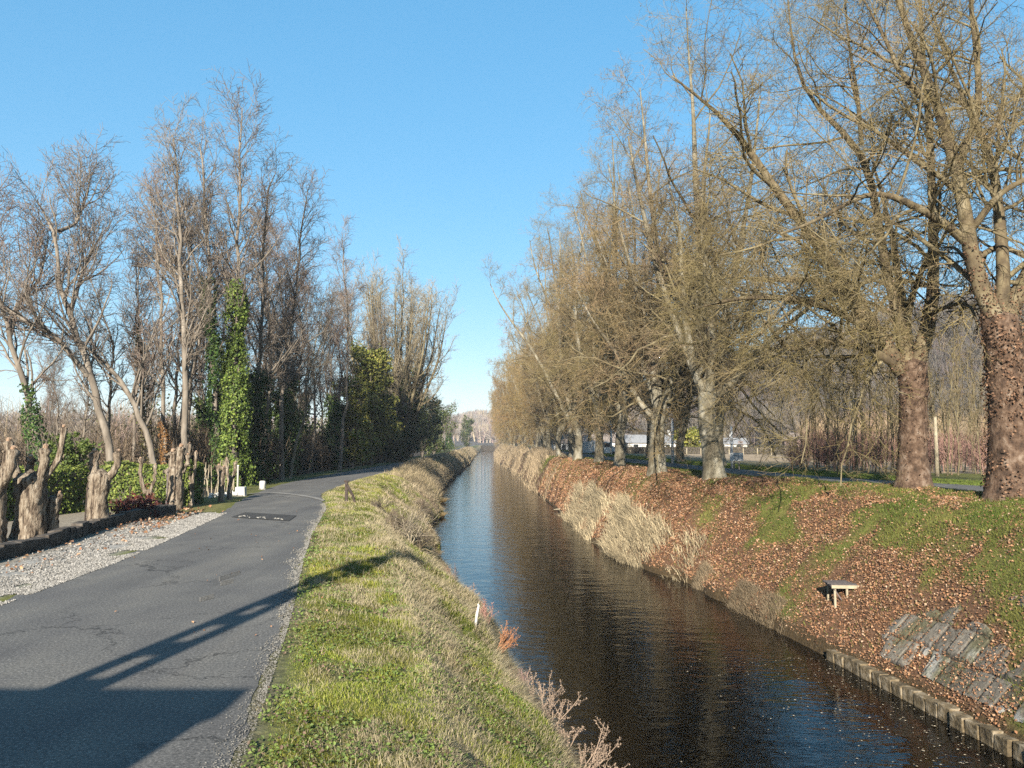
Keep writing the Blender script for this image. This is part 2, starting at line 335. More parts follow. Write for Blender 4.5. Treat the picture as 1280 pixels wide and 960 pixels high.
def cover(X, Y):
    """weights: green grass, straw, leaf litter, bare earth at a point"""
    S, _ = stations(Y); WL, CL, RR, RL = S[..., 10], S[..., 8], S[..., 6], S[..., 5]
    WR, TR, RF, RB = S[..., 15], S[..., 19], S[..., 21], S[..., 22]
    n1 = fbm(X * .7, Y * .5, 11, 4); n2 = fbm(X * 2.2, Y * 2.0, 12, 3)
    u = (X - RR) / (WL - RR)          # 0 road, 1 water (left bank)
    v = (X - WR) / (TR - WR)          # 0 water, 1 crest (right)
    left = (X > RR) & (X < WL); right = (X > WR) & (X < TR + 1.6)
    farL = np.clip((Y - 45) / 25, 0, 1)
    ridge = np.exp(-((u - (.50 + .12 * (n1 - .5))) / .09) ** 2) * np.clip((26 - np.abs(Y - 10)) / 10, 0, 1)
    st = np.clip(1.5 * (u - (.72 - .27 * farL)) / .25 + (n1 - .5) * 2.5, 0, 1) * .75 + ridge * .8 + .35 * np.clip((n2 - .5) * 4, 0, 1)
    straw = np.where(left, np.clip(st, 0, 1), 0)
    gr = n1 - .5
    lit = 1.1 - np.clip((X - (8.3 + .03 * (Y - 18))) / 2.9 + gr * 4.0 + (n2 - .5) * 1.5, 0, 1) * 1.0
    lit = lit - .45 * np.clip((Y - 31) / 7, 0, 1) * np.clip((v - .45 + gr * 2.5) * 3, 0, 1)
    litter = np.where(right, np.clip(lit, .12, 1), 0)
    litter = np.where((X >= TR + 1.6) & (X < RF + 10), .12, litter)
    return straw, litter, left, right, u, v, n1, n2
GREEN = np.array([.105, .135, .03]); YEL = np.array([.21, .20, .05]); STRAW = np.array([.42, .33, .18]); LIT = np.array([.21, .115, .065])
EARTH = np.array([.15, .13, .09]); MUD = np.array([.09, .06, .028]); FIELD = np.array([.45, .34, .22])
def groundcol(X, Y, Zv):
    straw, lit, left, right, u, v, n1, n2 = cover(X, Y)
    e = lambda a: a[..., None]; S_e = stations(Y)[0][..., 6]
    g = GREEN * (1 - e(n1)) * .9 + YEL * e(n1) * .9
    c = g * (1 - e(straw)) + STRAW * .8 * e(straw)
    c = c * (1 - e(lit)) + LIT * .75 * e(lit)
    S, _ = stations(Y)
    ed = e(np.clip(1 - (X - S_e) / .35, 0, 1) * (X > S_e - .1) * np.clip(.4 + n2, 0, 1)); c = c * (1 - ed) + EARTH * ed
    # garden / wood floor to the left of the road
    lf = X < S[..., 5]; gv = np.clip((S[..., 5] - X) / 1.7, 0, 1)
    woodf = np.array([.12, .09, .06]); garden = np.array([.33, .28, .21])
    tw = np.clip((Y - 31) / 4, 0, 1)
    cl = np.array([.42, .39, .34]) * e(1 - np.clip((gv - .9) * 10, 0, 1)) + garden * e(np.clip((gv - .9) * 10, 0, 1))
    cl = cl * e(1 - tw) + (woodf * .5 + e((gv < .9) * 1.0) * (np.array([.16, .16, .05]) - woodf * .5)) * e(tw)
    # little grass tongue beside the road
    tg = np.clip((Y - 22.5) / 2, 0, 1) * np.clip((34 - Y) / 1, 0, 1) * (gv < 1)
    cl = cl * e(1 - tg) + np.array([.22, .2, .07]) * e(tg)
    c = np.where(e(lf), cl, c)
    far = X > S[..., 23] + 3; fw = np.clip((X - S[..., 23] - 3) / 2, 0, 1) * (Y > 42)
    c = c * e(1 - fw) + FIELD * e(fw)
    farn = e(np.clip((Y - 150) / 200, 0, 1)) * e(((X < S[..., 4]) | (X > S[..., 23])) * 1.0)
    c = c * (1 - farn * .5) + np.array([.16, .15, .08]) * farn * .5
    under = (X > S[..., 10] - .05) & (X < S[..., 16] + .05)
    c = np.where(e(under), MUD, c)
    return c
GC = groundcol(GX, GY, GZ)
nr, nc = GX.shape
i = np.arange(nr - 1)[:, None] * nc + np.arange(nc - 1)[None]
F = np.stack([i, i + 1, i + 1 + nc, i + nc], -1).reshape(-1, 4)
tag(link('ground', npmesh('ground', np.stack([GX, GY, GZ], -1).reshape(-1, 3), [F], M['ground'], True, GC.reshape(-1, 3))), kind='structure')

def ribbon(name, Ys, a, b, n, dz, mat, kind='structure', zf=None, wob=.1):
    Ys = np.asarray(Ys); Xl = a(Ys) + (fbm(Ys * 1.7, Ys * 0 + 1, 31, 3) - .5) * wob * 2; Xr = b(Ys) + (fbm(Ys * 1.7, Ys * 0 + 1, 37, 3) - .5) * wob * 2
    f = np.linspace(0, 1, n)[None]; X = Xl[:, None] * (1 - f) + Xr[:, None] * f; Yg = np.repeat(Ys[:, None], n, 1)
    Zg = (H(X, Yg) if zf is None else zf(X, Yg)) + dz
    i = np.arange(len(Ys) - 1)[:, None] * n + np.arange(n - 1)[None]
    Fq = np.stack([i, i + 1, i + 1 + n, i + n], -1).reshape(-1, 4)
    o = link(name, npmesh(name, np.stack([X, Yg, Zg], -1).reshape(-1, 3), [Fq], mat, True)); tag(o, kind=kind); return o
ry = YR[(YR < 650)]
ribbon('towpath_road', ry, lambda y: cv('RL', y) + .05, lambda y: cv('RR', y) - .02, 16, .006, M['asphalt'])
ribbon('far_bank_road', ry, lambda y: cv('RF', y), lambda y: cv('RF', y) + 3.4, 8, .014, M['asphalt_old'], wob=.05)
# canal water: closed box whose rim is inside the banks
wy = YR[(YR < 900)]
X0 = cv('WL', wy) - 2.2; X1 = cv('WR', wy) + 2.2
n = len(wy); V = []
for z in (0, -3.0):
    V += [np.stack([X0, wy, np.full(n, z)], -1), np.stack([X1, wy, np.full(n, z)], -1)]
V = np.concatenate(V); i = np.arange(n - 1)
Fw = [np.stack([i, i + n, i + n + 1, i + 1], -1), np.stack([i + 2 * n, i + 2 * n + 1, i + 3 * n + 1, i + 3 * n], -1),
      np.stack([i, i + 1, i + 2 * n + 1, i + 2 * n], -1), np.stack([i + n, i + 3 * n, i + 3 * n + 1, i + n + 1], -1),
      np.array([[0, 2 * n, 3 * n, n], [n - 1, 2 * n - 1, 4 * n - 1, 3 * n - 1]])]
tag(link('canal_water', npmesh('canal_water', V, Fw, M['water'])), kind='structure')

# ------------------------------------------------------------------ hills
rp = [(1900, 355, 120), (1500, 350, 150), (1300, 372, 180), (1210, 382, 200), (1100, 402, 240), (1000, 424, 300), (900, 452, 380), (800, 490, 480), (700, 508, 620),
      (640, 518, 760), (600, 519, 900), (570, 523, 950), (520, 528, 1000), (400, 524, 1000), (200, 524, 900), (0, 522, 800), (-300, 520, 700), (-900, 515, 600)]
RPp = np.array(rp, float)
tt = np.linspace(0, len(rp) - 1, 140); rpx = np.interp(tt, range(len(rp)), RPp[:, 0]); rpy = np.interp(tt, range(len(rp)), RPp[:, 1]); rY = np.interp(tt, range(len(rp)), RPp[:, 2])
prof = np.array([(.58, 0), (.66, .08), (.74, .3), (.82, .58), (.90, .83), (1.0, 1.0), (1.15, .85), (1.5, .2), (1.6, 0)])
HV = []
for px_, py_, Y_ in zip(rpx, rpy, rY):
    top = P(px_, py_, Y=Y_); hgt = top[2] - 3 - 5
    row = []
    for f, h in prof: row.append([top[0] * f, top[1] * f, 2.6 + hgt * h])
    HV.append(row)
HV = np.array(HV); HV[:, 1:-1, 2] += (fbm(HV[:, 1:-1, 0] * .03, HV[:, 1:-1, 1] * .03, 77, 3) - .5) * 6
a, b = HV.shape[:2]; i = np.arange(a - 1)[:, None] * b + np.arange(b - 1)[None]
tag(link('wooded_hills', npmesh('wooded_hills', HV.reshape(-1, 3), [np.stack([i, i + 1, i + 1 + b, i + b], -1).reshape(-1, 4)], M['hill'], True)), kind='structure')
def strands(base, tip, wid, col, rng, bend=.15):
    """thin flat-sided spikes (3 sided) from base to tip"""
    N = len(base); mid = (base + tip) / 2 + rng.normal(0, 1, (N, 3)) * np.linalg.norm(tip - base, axis=1)[:, None] * bend * .5
    pts = np.stack([base, mid, tip], 1); r = np.stack([wid, wid * .7, wid * .25], 1)
    V, F = tubes(pts, r, 3); return V, F, np.repeat(col, 9, axis=0)
rng = np.random.default_rng(5)
def hill_point(n, lo=0, hi=139, fl=0.0, fh=.62):
    a_ = rng.uniform(lo, hi, n); f_ = rng.uniform(fl, fh, n) * (len(prof) - 1)
    ai = np.minimum(a_.astype(int), a - 2); fi = f_.astype(int); da = (a_ - ai)[:, None]; df = (f_ - fi)[:, None]
    return (HV[ai, fi] * (1 - da) + HV[ai + 1, fi] * da) * (1 - df) + (HV[ai, fi + 1] * (1 - da) + HV[ai + 1, fi + 1] * da) * df
def wood(name, base, hts, spread, wid, cols, nb, seed, upw=.8):
    r = np.random.default_rng(seed); n = len(base)
    B = np.repeat(base, nb, 0); Hh = np.repeat(hts, nb); C = np.repeat(cols, nb, 0) * r.uniform(.75, 1.3, (n * nb, 1))
    t = r.uniform(.1, .75, n * nb); st = B + np.stack([r.normal(0, .05, n * nb) * Hh, r.normal(0, .05, n * nb) * Hh, t * Hh], -1)
    d = r.normal(0, 1, (n * nb, 3)); d[:, 2] = np.abs(d[:, 2]) + upw; d = norm(d)
    tip = st + d * (Hh * (1 - t) * spread)[:, None] * r.uniform(.6, 1.1, (n * nb, 1))
    V1, F1, C1 = strands(st, tip, np.repeat(wid, nb), C, r, .25)
    top = base + np.stack([r.normal(0, .06, n) * hts, r.normal(0, .06, n) * hts, hts * .95], -1)
    V2, F2, C2 = strands(base, top, wid * 2.2, cols * 1.35, r, .1)
    me = npmesh(name, np.concatenate([V1, V2]), [F1, F2 + len(V1)], M['stick'], False, np.concatenate([C1, C2]))
    return tag(link(name, me), kind='stuff')
def browncols(n, r, k=1.0):
    base = np.array([[.20, .165, .13], [.25, .205, .155], [.17, .15, .13], [.27, .215, .14], [.22, .16, .14]])
    return base[r.integers(0, 5, n)] * k * r.uniform(.8, 1.2, (n, 1))
near_h = hill_point(2600, 0, 75); dd = np.linalg.norm(near_h[:, :2], axis=1)
wood('hillside_wood', near_h, rng.uniform(7, 12, len(near_h)), .9, dd * .00035, browncols(len(near_h), rng, .62) * np.array([[.92, .97, 1.02]]), 40, 1)
far_h = hill_point(2600, 55, 139, .1, .62); dd = np.linalg.norm(far_h[:, :2], axis=1)
wood('distant_wood', far_h, rng.uniform(9, 14, len(far_h)), .9, dd * .0004, browncols(len(far_h), rng), 16, 2)
# scrub on the flat left of the wood and right beyond the road
def band(n, x0, x1, y0, y1, r): 
    X = r.uniform(x0, x1, n); Y = r.uniform(y0, y1, n); return np.stack([X, Y, H(X, Y)], -1)
rl = np.random.default_rng(8)
bl = np.concatenate([band(900, -150, -24, 62, 150, rl), band(300, -75, -22, 48, 70, rl)])
wood('left_scrub', bl, rl.uniform(3, 6.5, len(bl)), 1.0, np.linalg.norm(bl[:, :2], axis=1) * .0003, browncols(len(bl), rl, .95), 34, 3)
# sapling thicket on the right
px_ = rl.uniform(985, 1420, 260); Yb = rl.uniform(40, 64, 260); Xb = (px_ - 640) / 1000 * Yb
bt = np.stack([Xb, Yb, H(Xb, Yb)], -1)
wood('bramble_scrub', bt, rl.uniform(1.2, 2.8, 260), 1.0, np.full(260, .010), np.array([[.24, .14, .11]]) * rl.uniform(.7, 1.4, (260, 1)), 60, 4)
px_ = rl.uniform(1000, 1460, 330); Yb = rl.uniform(70, 115, 330); Xb = (px_ - 640) / 1000 * Yb
bt = np.stack([Xb, Yb, H(Xb, Yb)], -1)
wood('field_edge_wood', bt, rl.uniform(3, 6, 330), .9, np.full(330, .013), browncols(330, rl, 1.2) * np.array([[1.1, 1, .8]]), 46, 6, 3)

# ------------------------------------------------------------------ tree growth
def grow(pts, rad, n, t0, t1, ang, L, K, wig, trop, rr, rng, minr, tend=.35, cap=.03, lt=.45):
    N, Kp, _ = pts.shape
    idx = np.repeat(np.arange(N), n)
    k = np.tile(np.arange(n), N); t = t0 + (t1 - t0) * (k + rng.uniform(0, 1, N * n)) / n
    f = t * (Kp - 1); fi = np.minimum(f.astype(int), Kp - 2); fr = (f - fi)[:, None]
    a = pts[idx, fi]; b = pts[idx, fi + 1]; p = a * (1 - fr) + b * fr; tan = norm(b - a)
    r = rad[idx, fi] * (1 - fr[:, 0]) + rad[idx, fi + 1] * fr[:, 0]
    pe = norm(np.cross(tan, rng.normal(0, 1, tan.shape))); A = np.radians(rng.uniform(ang[0], ang[1], len(idx)))[:, None]
    d = norm(np.cos(A) * tan + np.sin(A) * pe)
    plen = np.linalg.norm(np.diff(pts, axis=1), axis=2).sum(1)[idx]
    Ln = L * (1 - lt * t) * rng.uniform(.55, 1.25, len(idx)); Ln = np.minimum(Ln, plen * .8)
    out = np.empty((len(idx), K, 3)); out[:, 0] = p; st = (Ln / (K - 1))[:, None]
    for q in range(1, K):
        d = norm(d + wig * rng.normal(0, 1, d.shape) + np.array([0, 0, 1.]) * (trop if np.isscalar(trop) else trop(p)[:, None]))
        p = p + d * st; out[:, q] = p
    r0 = np.maximum(np.minimum(r * rr, Ln * cap), minr)
    R = r0[:, None] * (1 - (1 - tend) * np.linspace(0, 1, K)[None]); R = np.maximum(R, minr * .7)
    return out, R
def limb(points, radii, K=14):
    pts = np.asarray(points, float); s = np.r_[0, np.cumsum(np.linalg.norm(np.diff(pts, axis=0), axis=1))]; s /= s[-1]
    t = np.linspace(0, 1, K); out = np.stack([np.interp(t, s, pts[:, k]) for k in range(3)], -1)
    o2 = out.copy(); o2[1:-1] = out[1:-1] * .5 + (out[:-2] + out[2:]) * .25
    return o2, np.interp(t, s, radii)
def trunk_mesh(name, tr, rd, S, mat, rng, flare=1.5, lump=.035):
    """trunk with a root flare plus limbs, list of (pts, rad)"""
    VV = []; FF = []; n = 0
    for k, (p, r) in enumerate(zip(tr, rd)):
        r = r.copy(); 
        V, Fq = tubes(p[None], r[None], S, lump, rng)
        if k == 0 and flare:
            V = V.reshape(len(p), S, 3); ax = p[:, None]; h = (p[:, 2] - p[0, 2])[:, None, None]
            lob = 1 + .5 * np.maximum(0, np.cos(np.arange(S) * 2 * pi / S * 3 + 1))[None, :, None]
            V = ax + (V - ax) * (1 + (flare - 1) * lob * np.exp(-h / .45)); V = V.reshape(-1, 3)
        VV.append(V); FF.append(Fq + n); n += len(V)
        # round off the end
        c = p[-1] + norm(p[-1] - p[-2]) * r[-1] * .6; VV.append(c[None]); e = n - S
        FF.append(('t', np.array([[e + q, e + (q + 1) % S, n] for q in range(S)]))); n += 1
    q = [f for f in FF if not isinstance(f, tuple)]; t = [f[1] for f in FF if isinstance(f, tuple)]
    return npmesh(name, np.concatenate(VV), [np.concatenate(q), np.concatenate(t)], mat, True)
def tubemesh(name, sets, mat, smooth=False):
    VV = []; FF = []; n = 0
    for p, r, S in sets:
        V, Fq = tubes(p, r, S); VV.append(V); FF.append(Fq + n); n += len(V)
    return npmesh(name, np.concatenate(VV), [np.concatenate(FF)], mat, smooth)
def octa(c, r):
    o = np.array([[1, 0, 0], [-1, 0, 0], [0, 1, 0], [0, -1, 0], [0, 0, 1], [0, 0, -1]], float)
    V = (c[:, None] + o[None] * np.broadcast_to(r, (len(c),))[:, None, None]).reshape(-1, 3)
    f = np.array([[0, 2, 4], [2, 1, 4], [1, 3, 4], [3, 0, 4], [2, 0, 5], [1, 2, 5], [3, 1, 5], [0, 3, 5]])
    return V, (np.arange(len(c))[:, None, None] * 6 + f[None]).reshape(-1, 3)
def leaves(c, nrm, size, col, rng, ratio=.8):
    """a small bent leaf of four points with a fold"""
    N = len(c); u = norm(np.cross(nrm, rng.normal(0, 1, (N, 3)))); v = np.cross(nrm, u); s = size[:, None]
    V = np.stack([c - u * s * .5, c + v * s * .5 * ratio + nrm * s * .14, c + u * s * .55, c - v * s * .5 * ratio + nrm * s * .16], 1)
    i = np.arange(N)[:, None] * 4
    return V.reshape(-1, 3), np.concatenate([i + np.array([0, 1, 2]), i + np.array([0, 2, 3])]), np.repeat(col, 4, 0)

def plane_crown(root, limbs, rads, seed, twr=.008, detail=2, scale=1.0, twmat='plane_twig', low=5.5, balls=True, nlow=3, n2=10, n3=9, n4=8):
    r = np.random.default_rng(seed); s = scale
    P1 = np.stack([l for l in limbs]); R1 = np.stack(rads)
    droop = lambda p: np.where(p[:, 2] < low + 3, -.10, np.where(p[:, 2] < 13, -.01, .07))
    p2, r2 = grow(P1, R1, n2, .12, 1, (28, 70), 4.9 * s, 8, .17, .06, .5, r, .014, cap=.022)
    p2b, r2b = grow(P1, R1, nlow, .03, .5, (50, 90), 5.4 * s, 8, .18, -.06, .4, r, .018)
    p2 = np.concatenate([p2, p2b]); r2 = np.concatenate([r2, r2b])
    p3, r3 = grow(p2, r2, n3, .15, 1, (30, 75), 2.3 * s, 6, .27, lambda p: np.where(p[:, 2] < low + 2, -.12, .05), .55, r, .0075, cap=.02)
    p4, r4 = grow(p3, r3, n4, .12, 1, (30, 75), 1.15 * s, 4, .34, droop, .65, r, twr)
    sets = [(p4, r4, 3)]
    if detail > 1:
        p5, r5 = grow(p4, r4, 4, .15, 1, (30, 75), .5 * s, 3, .3, droop, .7, r, twr * .8); sets.append((p5, r5, 3))
    tb = tubemesh('branches', [(p2, r2, 5), (p3, r3, 3)], M['plane_branch'], True)
    tw = tubemesh('twigs', sets, M[twmat])
    link('branches', tb, root)['kind'] = 'stuff'; link('twigs', tw, root)['kind'] = 'stuff'
    if balls:
        c = sets[-1][0][:, -1]; c = c[r.choice(len(c), min(1100, len(c)), replace=False)]; c = c - [0, 0, .06]
        V, Fq = octa(c, .024); m_ = link('seed_balls', npmesh('seed_balls', V, [Fq], M['plane_twig']), root); m_['kind'] = 'stuff'
def plane_auto(seed, h=21, trunk_h=4.5, r0=.48, nl=6, **kw):
    r = np.random.default_rng(seed); root = empty('plane_tree')
    T = limb([[0, 0, -.3], [r.normal(0, .1), 0, trunk_h * .5], [r.normal(0, .2), r.normal(0, .2), trunk_h]], [r0, r0 * .86, r0 * .82])
    L = []; R = []
    for k in range(nl):
        az = 2 * pi * (k + r.uniform(-.3, .3)) / nl; lean = r.uniform(.2, .55) if k else .08
        Ln = (h - trunk_h) * r.uniform(.78, 1.0); d = np.array([sin(lean) * cos(az), sin(lean) * sin(az), cos(lean)])
        p = np.array([T[0][-1]])[0] - [0, 0, r.uniform(.2, .8)]; pts = [p]
        for q in range(12):
            d = norm(d + r.normal(0, .09, 3) + np.array([0, 0, .06])); p = p + d * Ln / 12; pts.append(p)
        pl, rl_ = limb(pts, np.linspace(r0 * .52, .035, 13)); L.append(pl); R.append(rl_)
    link('trunk', trunk_mesh('trunk', [T[0]] + L, [T[1]] + R, 12, M['plane_bark'], r), root)
    plane_crown(root, L, R, seed + 100, **kw)
    return root

def ivy(root, pts, rad, n, seed, spread=.35, size=.13, cols=((.05, .11, .02), (.12, .19, .035), (.03, .06, .018)), name='ivy', mat='leaf', t0=0, t1=1):
    r = np.random.default_rng(seed); K = len(pts)
    t = r.uniform(t0, t1, n) ** 1.15; f = t * (K - 1); fi = np.minimum(f.astype(int), K - 2); fr = (f - fi)[:, None]
    c = pts[fi] * (1 - fr) + pts[fi + 1] * fr; rr = rad[fi]
    az = r.uniform(0, 2 * pi, n); d = np.stack([np.cos(az), np.sin(az), r.normal(0, .3, n)], -1)
    lump = .25 + 1.5 * vnoise(c[:, 2] * 1.4 + 5, az * 1.2, seed)
    off = rr + spread * lump * (1 - .55 * t) * r.uniform(.35, 1, n) ** .5
    keep = fbm(c[:, 2] * 1.6 + 3, az * 1.3 + c[:, 2] * .3, seed + 5, 3) > .40; c, d, off, t = c[keep], d[keep], off[keep] * (.7 + .6 * vnoise(c[keep][:, 2] * 4, az[keep] * 3, seed + 2)), t[keep]; n = len(c)
    c = c + d * off[:, None]; nr_ = norm(d + r.normal(0, .5, d.shape))
    cc = np.array(cols)[r.choice(len(cols), n, p=[.5, .3, .2] if len(cols) == 3 else None)] * r.uniform(.7, 1.3, (n, 1))
    V, Fq, C = leaves(c, nr_, r.uniform(.7, 1.3, n) * size, cc, r)
    return link(name, npmesh(name, V, [Fq], M[mat], False, C), root)

# --- traced plane trees (right bank foreground)
ORD = ['first', 'second', 'third', 'fourth', 'fifth', 'sixth', 'seventh', 'eighth', 'ninth', 'tenth', 'eleventh', 'twelfth', 'thirteenth', 'fourteenth', 'fifteenth',
       'sixteenth', 'seventeenth', 'eighteenth', 'nineteenth', 'twentieth', 'twenty-first', 'twenty-second', 'twenty-third', 'twenty-fourth', 'twenty-fifth', 'twenty-sixth',
       'twenty-seventh', 'twenty-eighth', 'twenty-ninth', 'thirtieth', 'thirty-first', 'thirty-second', 'thirty-third', 'thirty-fourth', 'thirty-fifth', 'thirty-sixth', 'thirty-seventh', 'thirty-eighth', 'thirty-ninth', 'fortieth']
PG = 'plane trees in a row along the right bank'
root_limbs = {}
def traced(base, Y, trunk, limbs, label, seed, bark, extra=0, **kw):
    """trunk: [(px,py,r)], limbs: [[(px,py,dY,r)...]]"""
    b = P(*base, Y=Y); gz = float(H(b[0], b[1])); root = empty('plane_tree', (b[0], b[1], gz)); o = np.array([b[0], b[1], gz])
    tp = [P(x, y, Y=Y) - o for x, y, _ in trunk]; tp[0][2] = -.4
    T, TRd = limb(tp, [q[2] for q in trunk])
    L = []; R = []
    for lm in limbs:
        l, rd = limb([P(x, y, Y=Y + dy) - o for x, y, dy, _ in lm], [q[3] * .80 for q in lm]); L.append(l); R.append(rd)
    r = np.random.default_rng(seed)
    top = T[-1]
    for k in range(extra):
        az = 2 * pi * (k + r.uniform(0, .8)) / extra; lean = r.uniform(.15, .55); d = np.array([sin(lean) * cos(az), sin(lean) * sin(az), cos(lean)])
        p = top - [0, 0, .3]; pts = [p]; Ln = r.uniform(9, 12)
        for q in range(12): d = norm(d + r.normal(0, .09, 3) + np.array([0, 0, .05])); p = p + d * Ln / 12; pts.append(p)
        l, rd = limb(pts, np.linspace(.2, .03, 13)); L.append(l); R.append(rd)
    link('trunk', trunk_mesh('trunk', [T], [TRd], 14, M[bark], r), root)
    for l, rd in zip(L, R): link('limb', trunk_mesh('limb', [l], [rd], 9, M['plane_bark' if bark == 'plane_bark' else 'plane_limb'], r, 0), root)
    plane_crown(root, L, R, seed, **kw)
    root_limbs[root.name] = (L, R); tag(root, label, 'tree', PG); return root, T, TRd
D = 21.4
t1, T, TRd = traced((1265, 622), D, [(1265, 622, .58), (1262, 520, .49), (1255, 440, .47), (1248, 398, .44)],
  [[(1250, 410, 0, .34), (1218, 356, 0, .27), (1209, 285, .2, .24), (1197, 210, .3, .21), (1179, 157, .4, .18), (1160, 94, .5, .15), (1137, 52, .6, .12), (1122, 0, .8, .1), (1105, -80, 1, .07), (1090, -170, 1.4, .03)],
   [(1205, 300, .2, .17), (1175, 274, 0, .14), (1137, 255, -.4, .12), (1107, 240, -.8, .1), (1077, 244, -1.2, .08), (1010, 281, -2, .05), (976, 292, -2.5, .03)],
   [(1197, 210, .3, .15), (1224, 142, 1, .12), (1222, 75, 1.5, .1), (1212, 0, 2, .08), (1216, -120, 2, .03)],
   [(1250, 405, 0, .34), (1290, 340, .5, .27), (1330, 240, 1, .22), (1360, 100, 1.5, .15), (1380, -60, 2, .05)],
   [(1160, 131, .4, .1), (1122, 86, 0, .08), (1107, 49, 0, .06), (1080, 0, 0, .03)],
   [(1212, 290, .2, .13), (1250, 240, -.5, .1), (1300, 215, -1, .08), (1400, 200, -2, .03)],
   [(1209, 330, .2, .11), (1250, 305, 1, .1), (1300, 330, 1.6, .07), (1340, 380, 2, .03)]],
  'thick brown leaf-crusted plane tree at the right edge, nearest of the right bank row', 11, 'brown_bark', extra=1, twr=.0042, n2=9, n3=8, n4=7)
ivy(t1, T, TRd, 5200, 3, .05, .07, ((.12, .07, .042), (.22, .125, .075), (.30, .18, .11)), 'dead_ivy_leaves', 'litter', .12, 1)['kind'] = 'stuff'
D = 25
t2, T, TRd = traced((1140, 612), D, [(1141, 612, .48), (1141, 560, .41), (1142, 500, .41), (1140, 455, .43)],
  [[(1128, 465, 0, .33), (1085, 400, 0, .27), (1059, 356, 0, .24), (1025, 307, -.2, .21), (995, 270, -.4, .18), (961, 225, -.6, .16), (931, 180, -.8, .13), (912, 150, -1, .1), (879, 127, -1.3, .06), (840, 95, -1.6, .03)],
   [(1136, 460, 0, .28), (1120, 390, .3, .2), (1107, 337, .5, .18), (1089, 225, .7, .15), (1077, 180, .8, .13), (1032, 150, .8, .1), (1002, 112, .8, .08), (990, 60, .8, .05), (985, 0, 1, .03)],
   [(1146, 455, 0, .33), (1168, 390, .3, .27), (1167, 352, .4, .21), (1166, 277, .6, .18), (1162, 157, .8, .13), (1154, 80, 1, .1), (1150, 0, 1.2, .07), (1146, -80, 1.2, .03)],
   [(1120, 455, 0, .2), (1070, 430, -.5, .16), (1030, 425, -1, .12), (985, 440, -1.6, .09), (955, 400, -2, .04)],
   [(1100, 420, -.2, .15), (1040, 385, -1, .13), (980, 372, -1.5, .1), (925, 372, -2, .07), (870, 385, -2.5, .03)],
   [(1085, 400, 0, .14), (1030, 350, 1, .12), (960, 350, 2, .09), (900, 345, 3, .04)],
   [(1077, 180, .8, .1), (1072, 120, 1, .08), (1060, 50, 1.2, .05), (1055, -20, 1.5, .03)]],
  'plane tree with dark trunk forking into wide limbs, second from the right edge', 12, 'brown_bark', extra=1, twr=.0045, n2=10, n3=9, n4=8)
ivy(t2, T, TRd, 1500, 4, .03, .06, ((.11, .065, .04), (.17, .10, .06), (.22, .14, .09)), 'dead_ivy_leaves', 'litter', .0, 1)['kind'] = 'stuff'
D = 33
t3, _, _ = traced((890, 597), D, [(895, 597, .46), (888, 560, .36), (882, 520, .34), (884, 492, .36)],
  [[(882, 500, 0, .3), (874, 440, 0, .25), (872, 380, .2, .22), (876, 300, .2, .19), (868, 220, .4, .15), (868, 140, .6, .1), (860, 70, .6, .05), (858, 10, .6, .03)],
   [(888, 500, 0, .24), (918, 478, 0, .2), (945, 440, 0, .16), (985, 405, 0, .13), (1030, 370, 0, .08), (1060, 330, 0, .03)],
   [(878, 490, 0, .22), (850, 420, 0, .18), (822, 340, 0, .14), (800, 250, 0, .1), (785, 170, 0, .04)],
   [(888, 480, 0, .22), (905, 400, .5, .18), (925, 310, 1, .14), (940, 220, 1.5, .1), (950, 120, 2, .04)]],
  'mottled pale plane tree with low fork leaning over grass, third from the right edge', 13, 'plane_bark', extra=3, twr=.006, n2=9, n3=7, n4=7)
D = 38
t4, _, _ = traced((820, 592), D, [(822, 592, .42), (821, 560, .35), (822, 530, .33), (824, 515, .3)],
  [[(820, 525, 0, .22), (800, 505, 0, .17), (788, 485, 0, .14), (770, 440, 0, .1), (740, 400, 0, .06), (720, 360, 0, .03)],
   [(824, 520, 0, .28), (820, 440, 0, .23), (826, 340, 0, .18), (812, 240, 0, .12), (805, 160, 0, .07), (800, 110, 0, .03)],
   [(826, 520, 0, .24), (845, 460, .5, .18), (870, 390, 1, .12), (890, 300, 1.4, .05)]],
  'grey plane tree split low with a side limb curving left, fourth from the right edge', 14, 'plane_bark', extra=3, twr=.0075, n2=9, n3=8, n4=7)
for o in (t1, t2, t3, t4): pass
for rt_, ks, nn in ((t1, (0, 3), 700), (t2, (0, 1, 2), 420)):
    for k in ks:
        l, q = root_limbs[rt_.name][0][k], root_limbs[rt_.name][1][k]; ivy(rt_, l, q, nn, 40 + k, .03, .065, ((.12, .07, .042), (.22, .125, .075), (.28, .17, .10)), 'dead_ivy_leaves', 'litter', 0, .22)['kind'] = 'stuff'
